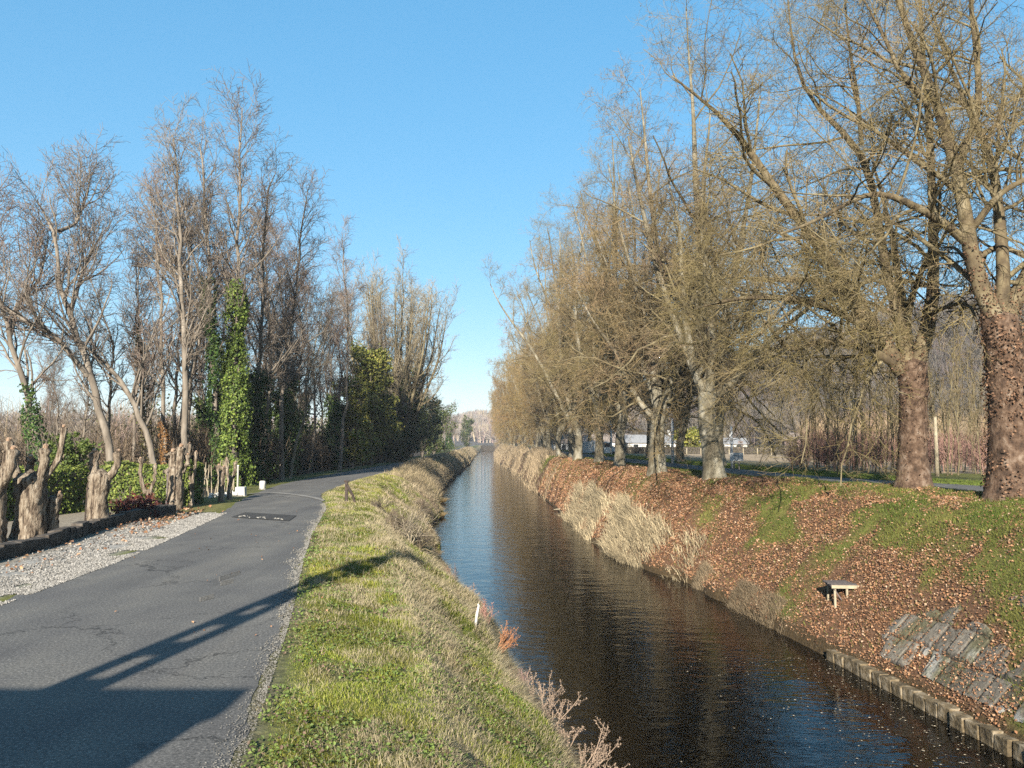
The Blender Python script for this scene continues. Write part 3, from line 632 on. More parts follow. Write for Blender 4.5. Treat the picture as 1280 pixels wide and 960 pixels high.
# --- repeated plane trees further on
va = [plane_auto(201, 21, 3.4, .40, 7, nlow=5, low=3, twr=.007, detail=2, n2=8, n3=8, n4=7, twmat='plane_twig'), plane_auto(202, 20, 4, .38, 6, nlow=5, low=3, twr=.007, detail=2, n2=8, n3=8, n4=7, twmat='plane_twig')]
vf = [plane_auto(203, 20, 3.4, .36, 6, nlow=6, low=2.5, twr=.016, detail=1, n2=9, n3=9, n4=8, twmat='far_twig', balls=False), plane_auto(204, 21, 3.6, .35, 7, nlow=6, low=2.5, twr=.016, detail=1, n2=9, n3=8, n4=9, twmat='far_twig', balls=False)]
used = set(); r = np.random.default_rng(44)
ys = [48, 56.5, 65]; 
while ys[-1] < 420: ys.append(ys[-1] + (9.3 if ys[-1] < 130 else 11.5) + r.uniform(-.8, .8))
for k, Y in enumerate(ys):
    X = float(cv('TR', Y)) + .7 + r.normal(0, .25)
    src = (va if Y < 100 else vf)[k % 2]
    o = src if id(src) not in used else copy_tree(src); used.add(id(src))
    s_ = r.uniform(.92, 1.06) * (1 if Y > 60 else .95); sx_ = s_ * (.86 if Y < 75 else .76); o.location = (X, Y, float(H(X, Y))); o.rotation_euler = (0, 0, r.uniform(0, 6.28)); o.scale = (sx_, sx_, s_ * r.uniform(.9, 1.06))
    tag(o, 'bare plane tree on the canal side of the right bank, %s from the right edge' % ORD[k + 4], 'tree', PG)
    nlast = k
# second row beyond the road
ys2 = [52, 62, 74, 86, 99, 113, 128, 146, 166, 190]
for k, Y in enumerate(ys2):
    X = float(cv('RF', Y)) + 4.8 + r.normal(0, .3)
    o = copy_tree((va if Y < 90 else vf)[(k + 1) % 2]); s_ = r.uniform(.8, .95); X += 0
    if k == 0: o_first = o
    o.location = (X, Y, float(H(X, Y))); o.rotation_euler = (0, 0, r.uniform(0, 6.28)); o.scale = (s_, s_, s_)
    tag(o, 'bare plane tree beyond the far bank road, %s of that back row' % ORD[k], 'tree', 'plane trees beyond the right bank road')

# ------------------------------------------------------------------ left woodland
def stem_tree(name, path, radii, seed, n2=22, L2=3.9, t0=.3, ang=(28, 55), twr=.010, trop=.12, bark='alder_bark', twig='alder_twig', n3=7, n4=7, forks=(), droop=0, lt=.5, L3=1.7, L4=.7):
    """tree in local coordinates: path = leader polyline"""
    r = np.random.default_rng(seed); root = empty(name)
    T, TR_ = limb(path, radii, 18); tr = [T]; rd = [TR_]
    # wobble
    wb = r.normal(0, min(.05, .004 * T[-1, 2]), (16, 3)) * [1, 1, .2]; T[1:-1] += wb; TR_ = TR_ * .62; rd[0] = TR_
    for f in forks:
        l, q = limb(f[0], f[1], 18); tr.append(l); rd.append(q)
    link('trunk', trunk_mesh('trunk', tr, rd, 9, M[bark], r, 1.3), root)
    p2, r2 = grow(np.stack(tr), np.stack(rd), n2, t0, 1, ang, L2, 8, .13, trop, .5, r, .015, lt=lt)
    p3, r3 = grow(p2, r2, n3, .15, 1, (25, 60), L3, 5, .19, trop * .6 - droop, .6, r, .010)
    p4, r4 = grow(p3, r3, n4, .15, 1, (25, 65), L4, 3, .24, trop * .5 - droop, .7, r, twr)
    link('branches', tubemesh('branches', [(p2, r2, 5), (p3, r3, 3)], M[bark], True), root)['kind'] = 'stuff'
    link('twigs', tubemesh('twigs', [(p4, r4, 3)], M[twig]), root)['kind'] = 'stuff'
    return root, T, TR_
def place(px, py, Y):
    p = P(px, py, Y=Y); z = float(H(p[0], p[1])); return np.array([p[0], p[1], z])
def traced_stem(pts, Y, r0, r1, label, seed, fork=(), group='bare trees of the left woodland', cat='tree', name='bare_tree', **kw):
    b = place(pts[0][0], pts[0][1], Y); path = [P(x, y, Y=Y + (q[0] if q else 0)) - b for x, y, *q in pts]; path[0][2] = -.3
    fk = []
    for f, fr0, fr1 in fork:
        fk.append(([P(x, y, Y=Y + (q[0] if q else 0)) - b for x, y, *q in f], np.linspace(fr0, fr1, len(f))))
    root, T, R_ = stem_tree(name, path, np.linspace(r0, r1, len(path)), seed, forks=fk, **kw)
    root.location = b; tag(root, label, cat, group); return root, T, R_
LW = 'bare trees of the left woodland'
traced_stem([(62, 600), (48, 545), (30, 480), (12, 420), (4, 385), (-12, 330), (-20, 250)], 34, .27, .04, 'ivy-footed bare tree leaning left, at the left edge behind the cut pollards', 301, [([(12, 420), (22, 380, 1), (50, 350, 2), (60, 300, 3)], .12, .03)], n2=20)
_r = bpy.data.objects[-1] if False else None
a2, T, R_ = traced_stem([(149, 595), (127, 521), (105, 442), (87, 394), (70, 346), (74, 300), (56, 268), (46, 250)], 36, .30, .04, 'tall pale bare tree leaning left with forked top, behind the sawn pollard', 302,
   [([(87, 394), (100, 350, 1), (112, 320, 2), (128, 290, 2)], .11, .03), ([(74, 289), (95, 280, 1), (110, 240, 2), (112, 225, 2)], .09, .03), ([(110, 470), (70, 420, -1), (30, 400, -2), (0, 380, -2)], .13, .04)], n2=18)
a21, T, R_ = traced_stem([(205, 590), (184, 539), (160, 490), (130, 450), (85, 420), (50, 380)], 37, .25, .04, 'bare tree sloping far to the left, its trunk crossing the leaning pale tree', 303, n2=20, L2=5.5)
a22, T, R_ = traced_stem([(196, 592), (178, 520), (178, 470), (172, 425), (170, 330)], 42, .2, .04, 'thin tree with brownish ivy crust left of the straight pale trunks', 304, n2=20)
ivy(a22, T, R_, 2600, 5, .35, .12, ((.12, .09, .03), (.16, .15, .05), (.06, .05, .02)), t1=.75)
a23, T, R_ = traced_stem([(232, 590), (232, 486), (230, 399), (225, 333), (223, 267), (220, 200), (216, 168)], 38, .26, .035, 'tall straight pale-barked tree before the ivy-clad pair', 305, n2=30)
a24, T, R_ = traced_stem([(210, 592), (203, 500), (201, 400), (196, 300), (190, 240)], 40, .2, .035, 'straight tree with orange-brown crust on its foot, beside the pale trunk', 306, n2=26)
ivy(a24, T, R_, 1500, 6, .12, .1, ((.26, .13, .04), (.34, .18, .07), (.12, .06, .03)), t1=.3)
a25, T, R_ = traced_stem([(276, 600), (268, 510), (265, 430), (260, 355), (258, 267), (252, 200), (249, 178)], 43, .28, .035, 'ivy-clad tree with a bent side limb, left of the ivy-clad pair', 307,
   [([(266, 440), (258, 400, 0), (235, 370, 0), (215, 320, 0), (200, 280, 0)], .12, .03)], n2=28, t0=.5)
ivy(a25, T, R_, 9500, 7, .36, .13, t1=.64)
a26, T, R_ = traced_stem([(290, 603), (291, 540), (293, 486), (297, 400), (298, 300), (300, 190), (303, 135)], 41, .32, .035, 'tallest tree of the left woodland, thickly clad in sunlit ivy below', 308, n2=34, t0=.42)
ivy(a26, T, R_, 17000, 8, .5, .13, ((.13, .20, .03), (.26, .33, .06), (.06, .09, .02)), t1=.58)
a27, T, R_ = traced_stem([(318, 605), (320, 500), (326, 400), (330, 300), (335, 230), (345, 215)], 44, .24, .035, 'slim dark bare tree right of the tallest ivy-clad tree', 309, n2=30)
ivy(a27, T, R_, 6000, 9, .6, .17, ((.04, .08, .02), (.08, .13, .03), (.03, .05, .015)), t1=.4)
a28, T, R_ = traced_stem([(362, 598), (372, 540), (385, 520), (382, 480), (396, 430), (404, 380)], 50, .16, .035, 'small tree with a bent pale trunk at the wood edge', 310, n2=20, L2=3.5, bark='plane_bark')
a29, T, R_ = traced_stem([(352, 598), (350, 520), (360, 440), (372, 340), (378, 270), (385, 235)], 48, .24, .035, 'leaning grey bare tree behind the bent pale trunk', 311, n2=30)
a30, T, R_ = traced_stem([(424, 588), (428, 540), (433, 500), (436, 420), (430, 340), (428, 300)], 62, .24, .035, 'bare tree with a pale foot, just left of the multi-stemmed poplar', 312, n2=28)
ld = [o for o in COL.objects if o.type == 'EMPTY' and o.get('label', '').startswith('ivy-footed')][0]
b = ld.location; pp = [P(x, y, Y=34) - np.array(b) for x, y in [(62, 600), (48, 545), (30, 480)]]; l, q = limb(pp, [.27, .24, .2]); ivy(ld, l, q, 2600, 21, .22, .11)
# four masters reused in the depth of the wood
r = np.random.default_rng(9); masters = []
for k in range(4):
    hh = [19, 21, 17, 18][k]
    path = [[0, 0, -.3], [r.normal(0, .3), r.normal(0, .3), hh * .3], [r.normal(0, .6), r.normal(0, .6), hh * .6], [r.normal(0, 1), r.normal(0, 1), hh]]
    o, T, R_ = stem_tree('bare_tree', path, [.24, .19, .12, .03], 400 + k, n2=30, n4=8, twr=.013)
    if k in (1, 2): ivy(o, T, R_, 5500, 50 + k, .75, .22, ((.07, .12, .025), (.14, .20, .04), (.04, .07, .018)), t1=.45)
    masters.append(o)
spots = []
for Y in np.arange(45, 104, 3.6):
    xl = float(cv('RL', Y)); depth = 1 if Y > 80 else 3
    for d in range(depth): spots.append((xl - 2.3 - d * 3.6 + r.normal(0, .8), Y + r.normal(0, 1.6), d))
for x, Y in ((-22, 41), (-26, 46), (-31, 40), (-30, 52), (-37, 47), (-25, 55), (-42, 55), (-35, 60), (-22.5, 49)): spots.append((x, Y, 4))
used = set(); cnt = [0, 0]
for k, (x, Y, d) in enumerate(spots):
    src = masters[(k % 4) if (d < 4 and Y > 50) else (0 if k % 2 else 3)]; o = src if id(src) not in used else copy_tree(src); used.add(id(src))
    s_ = (r.uniform(.72, .95) if d < 4 else r.uniform(.4, .6)) * (1 if Y < 84 else .72); o.location = (x, Y, float(H(x, Y))); o.rotation_euler = (0, 0, r.uniform(0, 6.3)); o.scale = (s_,) * 3
    if d == 0:
        tag(o, 'bare tree lining the left towpath, %s of that roadside row' % ORD[cnt[0]], 'tree', LW); cnt[0] += 1
    elif d == 4: tag(o, 'thin bare tree standing back in the sparse left end of the woodland', 'tree', 'sparse trees at the left end of the wood')
    else: tag(o, 'slender bare tree deep in the wood behind the roadside trees', 'tree', 'trees deep in the left woodland')
# multi-stemmed poplar with ivy
b = place(494, 575, 92); r = np.random.default_rng(77); path = [[0, 0, -.3], [.2, 0, 5], [.5, 0, 10], [.6, 0, 16.4]]
fk = []
for k in range(20):
    az = k * .9 + r.uniform(-.4, .4); sp = r.uniform(2, 5.6); top = r.uniform(15.3, 16.5) - sp * .75
    fk.append(([np.array([0, 0, r.uniform(.3, 2)]), np.array([cos(az) * sp * .45, sin(az) * sp * .45, top * .35]), np.array([cos(az) * sp * .85, sin(az) * sp * .85, top * .7]), np.array([cos(az) * sp, sin(az) * sp, top])], np.array([.2, .15, .09, .03])))
pop, T, R_ = stem_tree('poplar_tree', path, [.34, .26, .17, .03], 501, n2=13, L2=3.6, t0=.25, ang=(20, 45), trop=.14, bark='plane_branch', twig='poplar_twig', forks=fk, twr=.013, n3=7, n4=6, L3=1.6, L4=.8)
pop.location = b; pop.scale = (1.25, 1.25, 1.42); tag(pop, 'wide many-stemmed tree with fanning pale twigs, tallest at the wood end', 'tree')
ivy(pop, T, R_, 3200, 61, .9, .24, ((.04, .07, .018), (.07, .10, .02), (.025, .04, .01)), t1=.5)
for k in (1, 4, 7): ivy(pop, *limb(fk[k][0], fk[k][1]), 1300, 62 + k, .4, .2, ((.09, .12, .025), (.15, .17, .035), (.04, .06, .014)), t1=.6)
# ivy-green smaller trees left of it
def bushy(name, b, h, wdt, n, cols, label, seed, size=.22, cat='bush', group=None, dens=.5, mat='leaf', stem='alder_bark', clump=1.1):
    r = np.random.default_rng(seed); root = empty(name, b)
    P_ = []; Rr = []
    for k in range(6):
        az = r.uniform(0, 6.28); sp = wdt * r.uniform(.1, .35)
        l, q = limb([[0, 0, -.2], [cos(az) * sp * .5, sin(az) * sp * .5, h * .45], [cos(az) * sp, sin(az) * sp, h * .92]], [.07 + h * .008, .05 + h * .005, .015], 8); P_.append(l); Rr.append(q)
    p2, r2 = grow(np.stack(P_), np.stack(Rr), 9, .1, 1, (35, 80), wdt * .42, 5, .18, .05, .6, r, .012)
    link('stems', tubemesh('stems', [(np.stack(P_), np.stack(Rr), 5), (p2, r2, 3)], M[stem], True), root)
    m = int(n * .045) + 6; cc = np.concatenate([p2[:, 1:].reshape(-1, 3), np.stack(P_)[:, 3:].reshape(-1, 3)]); cc = cc[r.choice(len(cc), m)] + r.normal(0, .15, (m, 3))
    which = r.integers(0, m, n); rad_ = clump * wdt * .12 * r.uniform(.5, 1.2, m)[which]; dd_ = norm(r.normal(0, 1, (n, 3)))
    c = cc[which] + dd_ * (rad_ * r.uniform(.3, 1, n))[:, None]; c[:, 2] = np.maximum(c[:, 2], .05)
    tone = r.uniform(.65, 1.35, m)[which][:, None]
    col = np.array(cols)[r.integers(0, len(cols), n)] * tone * r.uniform(.8, 1.2, (n, 1))
    V, Fq, C = leaves(c, norm(dd_ + r.normal(0, .6, (n, 3))), r.uniform(.7, 1.3, n) * size, col, r)
    link('foliage', npmesh('foliage', V, [Fq], M[mat], False, C), root)
    tag(root, label, cat, group); return root
OL = ((.18, .20, .035), (.28, .29, .05), (.36, .33, .08)); DK = ((.05, .08, .022), (.09, .12, .03), (.14, .16, .04)); BR = ((.2, .13, .06), (.26, .17, .09), (.15, .11, .05))
bushy('ivy_thicket', place(464, 584, 78), 11.5, 6.5, 15000, OL, 'tall yellow-green ivy-smothered tree beside the wide poplar', 71, .26, 'tree')
bushy('ivy_thicket', place(441, 587, 69), 8, 4.2, 7500, OL, 'lower yellow-green ivy-grown tree left of the tall one', 72, .24, 'tree')
for k, (px, Y, h, wd) in enumerate([(512, 101, 8.5, 7), (530, 119, 8.5, 7.5), (544, 140, 8, 8), (492, 88, 6.5, 5)]):
    bushy('evergreen_thicket', place(px, 580, Y) - [.3, 0, 0], h, wd, 7000, DK, ['dark evergreen thicket at the foot of the wide poplar', 'dark evergreen thicket right of the poplar', 'furthest dark evergreen thicket on the towpath edge', 'narrow dark thicket between ivy tree and poplar'][k], 80 + k, .28, 'bush', 'dark thickets by the left towpath')
for k, Y in enumerate([152, 166, 182, 200, 220, 245, 275, 310]):
    x = float(cv('RL', Y)) - 2; h = [9, 8.5, 8, 8.5, 8, 8.5, 9, 9][k]
    rr_ = masters[k % 4]; o = copy_tree(rr_); s_ = h * 1.5 / 20; o.location = (x, Y, float(H(x, Y))); o.scale = (s_ * 1.7, s_ * 1.7, s_); o.rotation_euler = (0, 0, k * 1.3)
    tag(o, 'low spreading brown roadside tree past the evergreen thickets, %s towards the distance' % ORD[k], 'tree', 'low brown trees further along the towpath')
b = place(589, 562, 165); bushy('evergreen_tree', (-16.2, 292, 2.6), 11, 7.5, 4200, DK, 'small dark evergreen tree at the far bend of the towpath', 91, .35, 'tree')
# wood-floor brush, keeps the wood dense and dark at its foot
r = np.random.default_rng(15); Yb = r.uniform(42, 125, 700); xb = cv('RL', Yb) - 1.9 - r.uniform(0, 1, 700) ** 1.3 * 15; bb = np.stack([xb, Yb, H(xb, Yb)], -1)
wood('woodland_brush', bb, r.uniform(1.5, 4.5, 700), .9, np.full(700, .02), np.array([[.12, .09, .06]]) * r.uniform(.6, 1.5, (700, 1)), 40, 16)
n = 20000; r = np.random.default_rng(17); Yb = r.uniform(52, 125, n); d_ = r.uniform(0, 1, n); xb = cv('RL', Yb) - 2.6 - d_ * 16
hb = r.uniform(0, 1, n) ** 1.2 * (1.2 + 5.5 * fbm(xb * .35, Yb * .35, 19, 3) ** 1.5 * 2); c = np.stack([xb, Yb, H(xb, Yb) + hb], -1)
keep = fbm(xb * .8, Yb * .8 + hb, 23, 3) > .46; c = c[keep]; m = len(c)
V, Fq, C = leaves(c, norm(r.normal(0, 1, (m, 3))), r.uniform(.14, .32, m), np.array(DK)[r.integers(0, 3, m)] * r.uniform(.7, 1.5, (m, 1)), r)
tag(link('undergrowth', npmesh('undergrowth', V, [Fq], M['leaf'], False, C)), kind='stuff')

# ------------------------------------------------------------------ pollards, hedges, wall on the left
def pollard(b, h, r0, arms, label, seed, shoots=0, sprout=True):
    r = np.random.default_rng(seed); root = empty('pollard_tree', b)
    T, TR_ = limb([[0, 0, -.2], [r.normal(0, .05), 0, h * .5], [r.normal(0, .04), 0, h]], [r0 * 1.0, r0 * .86, r0 * 1.05], 16); TR_ = TR_ * (1 + r.normal(0, .03, 16))
    tr = [T]; rd = [TR_]; ends = []
    for (dx, dy, hz, ra) in arms:
        p0 = np.array([dx * .25, dy * .25, h * .86]); e = np.array([dx, dy, hz]); mid = (p0 + e) / 2 + np.array([dx * .28, dy * .28, -.05]) 
        l, q = limb([p0, mid, e - [0, 0, .12], e], [ra, ra * .82, ra * .8, ra * 1.15], 9); l[1:-1] += r.normal(0, .015, (7, 3)); tr.append(l); rd.append(q); ends.append((e, ra))
    me = trunk_mesh('trunk', tr, rd, 26, M['pollard'], r, 1.25, .07); link('trunk', me, root)
    for e, ra in ends:
        for k in range(4):
            mb = MB(); c = e + r.normal(0, ra * .7, 3) * [1, 1, .5]; V, Fq = octa(c[None], ra * .62); mb.add(V, [tuple(f) for f in Fq])
            o = mb.build('knob', M['pollard'], root, True); s = o.modifiers.new('s', 'SUBSURF'); s.levels = 1; s.render_levels = 1
        t = MB(); t.tube([e + [0, 0, ra * .2], e + [ra * .3, -ra * .3, ra * .95]], [ra * .5, ra * .42], 9).build('cut_face', M['cut_wood'], root)
    if shoots:
        P2, R2 = grow(np.stack([limb(l, q, 9)[0] for l, q in zip(tr[1:], rd[1:])]), np.stack([q for q in rd[1:]]), shoots, .6, 1, (10, 50), 1.6, 5, .12, .12, .3, r, .008, cap=.01)
        link('shoots', tubemesh('shoots', [(P2, R2, 4)], M['alder_bark'], True), root)
    return tag(root, label, 'tree', 'pollarded trunks on the left verge')
def lg(px, py, Y): return place(px, py, Y)
pollard(lg(35, 675, 20.3), 1.5, .36, [(-.45, 0, 2.15, .13), (-.15, .2, 1.95, .12), (.4, -.1, 2.2, .14), (.72, .1, 2.75, .09), (.15, .3, 2.0, .12)], 'thickest pollard with shaggy fissured trunk and several knuckled arms, leftmost whole one', 601, shoots=5)
pollard(lg(-12, 680, 19.5), 1.5, .3, [(.5, -.1, 2.2, .12), (.2, .2, 2.4, .12)], 'pollard cut by the left picture edge, only its dark arm showing', 602, shoots=3)
pollard(lg(66, 672, 20.8), .95, .16, [(.12, 0, 1.05, .08)], 'short frayed stump right beside the thickest pollard', 603)
pollard(lg(124, 664, 21.6), 1.45, .27, [(-.22, 0, 1.98, .14), (.42, 0, 2.0, .11)], 'pale pollard with sawn flat top and two stubby arms', 604, shoots=2)
pollard(lg(217, 640, 27.4), 1.35, .26, [(-.1, 0, 1.9, .14), (.22, -.1, 2.05, .15), (.38, .1, 1.8, .1)], 'dark-sided pollard with clenched knuckled head by the wall end', 605, shoots=3)
pollard(lg(184, 640, 26.2), .75, .09, [(-.28, 0, 1.75, .07), (.22, 0, 1.55, .06)], 'thin V-shaped pollard between the pale one and the dark one', 606)
pollard(lg(277, 622, 30.8), 1.15, .11, [(-.15, 0, 1.35, .09), (.05, 0, 1.3, .09)], 'slim pollard post beside the pale fence', 607)
pollard(lg(287, 618, 32), .9, .09, [(-.16, 0, 1.6, .07), (.2, 0, 1.45, .07)], 'slim two-armed pollard nearest the white bollards', 608, shoots=2)
pollard(lg(238, 630, 29), .8, .1, [(-.1, 0, 2.2, .06), (.15, 0, 1.9, .06)], 'thin pollard behind the dark-sided one', 609)
def hedge(c, L, Wd, h, rz, label, cols, seed, n):
    r = np.random.default_rng(seed); root = empty('hedge', c, rz)
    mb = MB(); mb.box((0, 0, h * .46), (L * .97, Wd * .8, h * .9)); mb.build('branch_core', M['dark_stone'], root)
    pts = []; nn = []
    A = np.array([L * h, L * h, Wd * h, Wd * h, L * Wd]); k = r.choice(5, n, p=A / A.sum()); u = r.uniform(-.5, .5, n); v = r.uniform(0, 1, n)
    N = np.array([[0, -1, 0], [0, 1, 0], [-1, 0, 0], [1, 0, 0], [0, 0, 1]], float)[k]
    c_ = np.where((k < 2)[:, None], np.stack([u * L, N[:, 1] * Wd / 2, v * h], -1), np.where((k < 4)[:, None], np.stack([N[:, 0] * L / 2, u * Wd, v * h], -1), np.stack([u * L, (v - .5) * Wd, np.full(n, h)], -1)))
    c_ = c_ + N * ((fbm(c_[:, 0] * 1.5 + c_[:, 1] * 1.7, c_[:, 2] * 1.8, seed) - .5) * .35 + r.normal(0, .03, n))[:, None]
    col = np.array(cols)[r.integers(0, len(cols), n)] * r.uniform(.6, 1.4, (n, 1))
    V, Fq, C = leaves(c_, norm(N + r.normal(0, .55, (n, 3))), r.uniform(.07, .12, n), col, r)
    link('foliage', npmesh('foliage', V, [Fq], M['leaf'], False, C), root); return tag(root, label, 'hedge')
HC = ((.19, .25, .04), (.30, .34, .07), (.10, .15, .03))
p = P(170, 638, z=2.6); hedge((p[0], 29.5, 2.5), 3.1, 1.4, 1.65, 0, 'sunlit clipped green hedge facing the road behind the pollards', HC, 1, 9000)
hedge((-16.4, 25.5, 2.45), 6.5, 1.5, 1.6, radians(78), 'clipped hedge with dark shaded side along the driveway', HC, 2, 12000)
hedge((-17.6, 20.2, 2.45), 4.0, 1.4, 1.2, radians(60), 'lower green hedge at the left edge behind the thickest pollard', HC, 3, 8000)
bushy('shrub', place(82, 600, 31), 2.5, 2.0, 3600, ((.08, .12, .02), (.13, .17, .03)), 'tall loose evergreen shrub above the shaded hedge', 92, .13)
bushy('shrub', lg(165, 650, 24.3), .42, 1.5, 1800, ((.13, .035, .03), (.22, .06, .04), (.08, .03, .02)), 'low dark-red shrub behind the low wall', 93, .08, group=None)
bushy('shrub', lg(188, 647, 25.6), .45, 1.1, 1000, ((.13, .035, .03), (.2, .07, .04)), 'smaller dark-red shrub nearer the dark-sided pollard', 94, .08)
bushy('shrub', lg(172, 640, 27), .6, 1.8, 2000, HC, 'small green garden shrub in front of the sunlit hedge', 95, .09)
# low wall: several irregular stone courses in one mesh
mb = MB(); r = np.random.default_rng(4)
wl = [P(x, y, z=2.68)[:2] for x, y in ((-70, 724), (0, 703), (60, 688), (100, 674), (140, 660), (185, 650), (216, 643))]
wl = np.array(wl); L_ = np.r_[0, np.cumsum(np.linalg.norm(np.diff(wl, axis=0), axis=1))]; s = 0
while s < L_[-1]:
    bl_ = r.uniform(.35, .7); m_ = s + bl_ / 2; x = np.interp(m_, L_, wl[:, 0]); y = np.interp(m_, L_, wl[:, 1]); x2 = np.interp(m_ + .2, L_, wl[:, 0]); y2 = np.interp(m_ + .2, L_, wl[:, 1])
    az = math.atan2(y2 - y, x2 - x); hh = r.uniform(.25, .33); mb.box((x - .12, y, float(H(x, y)) + hh / 2 - .06), (bl_ * .98, .28, hh + .12), az + r.normal(0, .03), jit=.025, rng=r); s += bl_
tag(mb.build('low_wall', M['dark_stone'], bevel=.02), 'long low dark stone edging wall between gravel verge and pollards', 'wall')
# bollards / stones
def bollard(c, w_, h, rd, label):
    root = empty('bollard', c); mb = MB()
    if rd: mb.tube([[0, 0, -.1], [0, 0, h * .82], [0, 0, h * .96], [0, 0, h]], [w_ / 2, w_ / 2 * .96, w_ / 2 * .86, w_ / 2 * .6], 16); o = mb.build('post', M['white_stone'], root, True)
    else: mb.box((0, 0, h / 2 - .05), (w_, w_ * .8, h + .1), jit=.012, taper=.94); o = mb.build('post', M['white_stone'], root, bevel=.03)
    mb = MB(); mb.tube([[0, 0, .0], [0, 0, .05]], [w_ * .62, w_ * .58], 12); mb.build('footing', M['stone'], root)
    return tag(root, label, 'bollard', 'white stone bollards on the left verge')
def gp(px, py, z=2.7): q = P(px, py, z=z); return (q[0], q[1], float(H(q[0], q[1])))
bollard(gp(301, 620), .42, .38, False, 'squat square white stone block, nearest of the verge bollards')
bollard(gp(328, 612), .30, .42, True, 'round white stone bollard beyond the square block')
bollard(gp(525, 579, 2.7), .28, .55, True, 'small cream marker post on the grassy left bank crest')
mb = MB(); r = np.random.default_rng(6)
for k in range(26):
    px = 262 + k * 1.25 + r.normal(0, 1); q = gp(px, 622 - (px - 262) * .1 + r.normal(0, .8)); s_ = r.uniform(.08, .2); mb.box((q[0], q[1], q[2] + s_ * .3), (s_, s_ * .9, s_ * .8), r.uniform(0, 3), jit=s_ * .18, rng=r, tilt=(r.normal(0, .3), r.normal(0, .3)))
tag(mb.build('stone_row', M['white_stone'], bevel=.01), 'row of rough white stones under the pale fence', 'stones')
# pale fence: leaning pales as parts
q0 = gp(238, 628); q1 = gp(292, 613); root = empty('picket_fence', q0); r = np.random.default_rng(12)
for k in range(17):
    f = k / 16; x = (q1[0] - q0[0]) * f; y = (q1[1] - q0[1]) * f; lean = r.normal(.08, .14)
    m_ = MB(); m_.tube([[x, y, -.05], [x + lean * .6, y + .02, .65], [x + lean * 1.2, y, r.uniform(1.15, 1.5)]], [.022, .02, .013], 6); m_.build('pale', M['wood_pale'], root)
m_ = MB(); m_.tube([[0, 0, .8], [(q1[0] - q0[0]), (q1[1] - q0[1]), .85]], .015, 5); m_.build('rail', M['wood_grey'], root)
tag(root, 'rough fence of pale leaning sticks between pollards and bollards', 'fence')
q = gp(297, 610); root = empty('gate_post', (q[0], q[1], q[2])); m_ = MB(); m_.box((0, 0, .5), (.08, .08, 1.15)).build('post', M['concrete'], root, bevel=.01); m_ = MB(); m_.box((0, 0, 1.09), (.11, .11, .04)).build('cap', M['white_paint'], root)
tag(root, 'slim pale gate post above the squat square bollard', 'post')
# wire stakes in the garden
for k, (x, y, h_) in enumerate([(105, 668, 1.25), (131, 652, .95), (160, 648, 1.0), (207, 641, 1.4), (228, 636, 1.3)]):
    q = gp(x, y, 2.65); root = empty('garden_stake', q); m_ = MB(); m_.tube([[0, 0, -.1], [.04, 0, h_]], [.02, .016], 6).build('stake', M['iron' if k % 2 == 0 else 'wood_grey'], root)
    m_ = MB(); m_.tube([[.04, -.02, h_ * .9], [.04, .03, h_ * .9]], .03, 6).build('wire_tie', M['iron'], root)
    tag(root, ['dark thin stake just left of the pale sawn pollard', 'short stake right of the pale sawn pollard', 'stake standing behind the red shrub', 'stake left of the dark-sided pollard', 'stake right of the dark-sided pollard'][k], 'stake', 'garden stakes behind the low wall')

# ------------------------------------------------------------------ road patch and marks
def sheet(name, pts, z0, mat, kind='structure'):
    V = [gp(*q) for q in pts]; V = [(a_, b_, float(H(a_, b_)) + z0) for a_, b_, c_ in V]
    mb = MB(); mb.add(V, [tuple(range(len(V)))]); o = mb.build(name, mat); tag(o, kind=kind); return o
sheet('road_patch', [(289, 647), (361, 652), (371, 645), (306, 641)], .020, M['asphalt_dark'])
mb = MB(); r = np.random.default_rng(2)
for cx in (305, 327, 347):
    for k in range(12):
        t_ = r.uniform(-1, 1); px = cx + t_ * 7; py = 647.6 + (cx - 305) * .07 - (1 - t_ * t_) * 1.5 + r.normal(0, .4); q = gp(px, py); s_ = r.uniform(.008, .028)
        mb.box((q[0], q[1], q[2] + .028), (s_ * 1.6, s_, .02), r.uniform(0, 3), jit=.006, rng=r)
tag(mb.build('paint_flecks', M['concrete']), kind='stuff')
def arc(name, pts, wd, mat, z):
    W_ = np.array([gp(*q)[:2] for q in pts]); t = np.linspace(0, 1, 40); s = np.linspace(0, 1, len(W_)); X = np.interp(t, s, W_[:, 0]); Y = np.interp(t, s, W_[:, 1])
    X = np.convolve(np.pad(X, 3, 'edge'), np.ones(7) / 7, 'valid'); Y = np.convolve(np.pad(Y, 3, 'edge'), np.ones(7) / 7, 'valid')
    wv = wd * (.5 + vnoise(t * 14, t * 0, 3)); V = np.concatenate([np.stack([X, Y - wv / 2], -1), np.stack([X, Y + wv / 2], -1)]); V = np.c_[V, H(V[:, 0], V[:, 1]) + z]
    i = np.arange(39); tag(link(name, npmesh(name, V, [np.stack([i, i + 1, i + 41, i + 40], -1)], mat)), kind='structure')
M['pale_dust'] = noisy('pale_dust', [(.3, (.16, .15, .13)), (.5, (.30, .28, .25)), (.7, (.42, .40, .35))], 14, bs=.3)
arc('road_seam', [(308, 618), (330, 616), (352, 617), (375, 619.5), (395, 623), (406, 627)], .55, M['pale_dust'], .024)
arc('road_joint', [(330, 622), (350, 620.5), (362, 622), (352, 626)], .16, M['pale_dust'], .026)
for k, (x0, y0, x1, y1) in enumerate([(274, 722, 300, 714), (276, 728, 292, 724), (250, 748, 268, 743)]):
    mb = MB(); 
    for j in range(5): q0 = gp(x0, y0 + j * 1.2); q1 = gp(x1, y1 + j * 1.2); mb.tube([(q0[0], q0[1], q0[2] + .012), (q1[0], q1[1], q1[2] + .012)], .005, 4)
    tag(mb.build('road_scratch', M['pale_dust']), kind='structure')

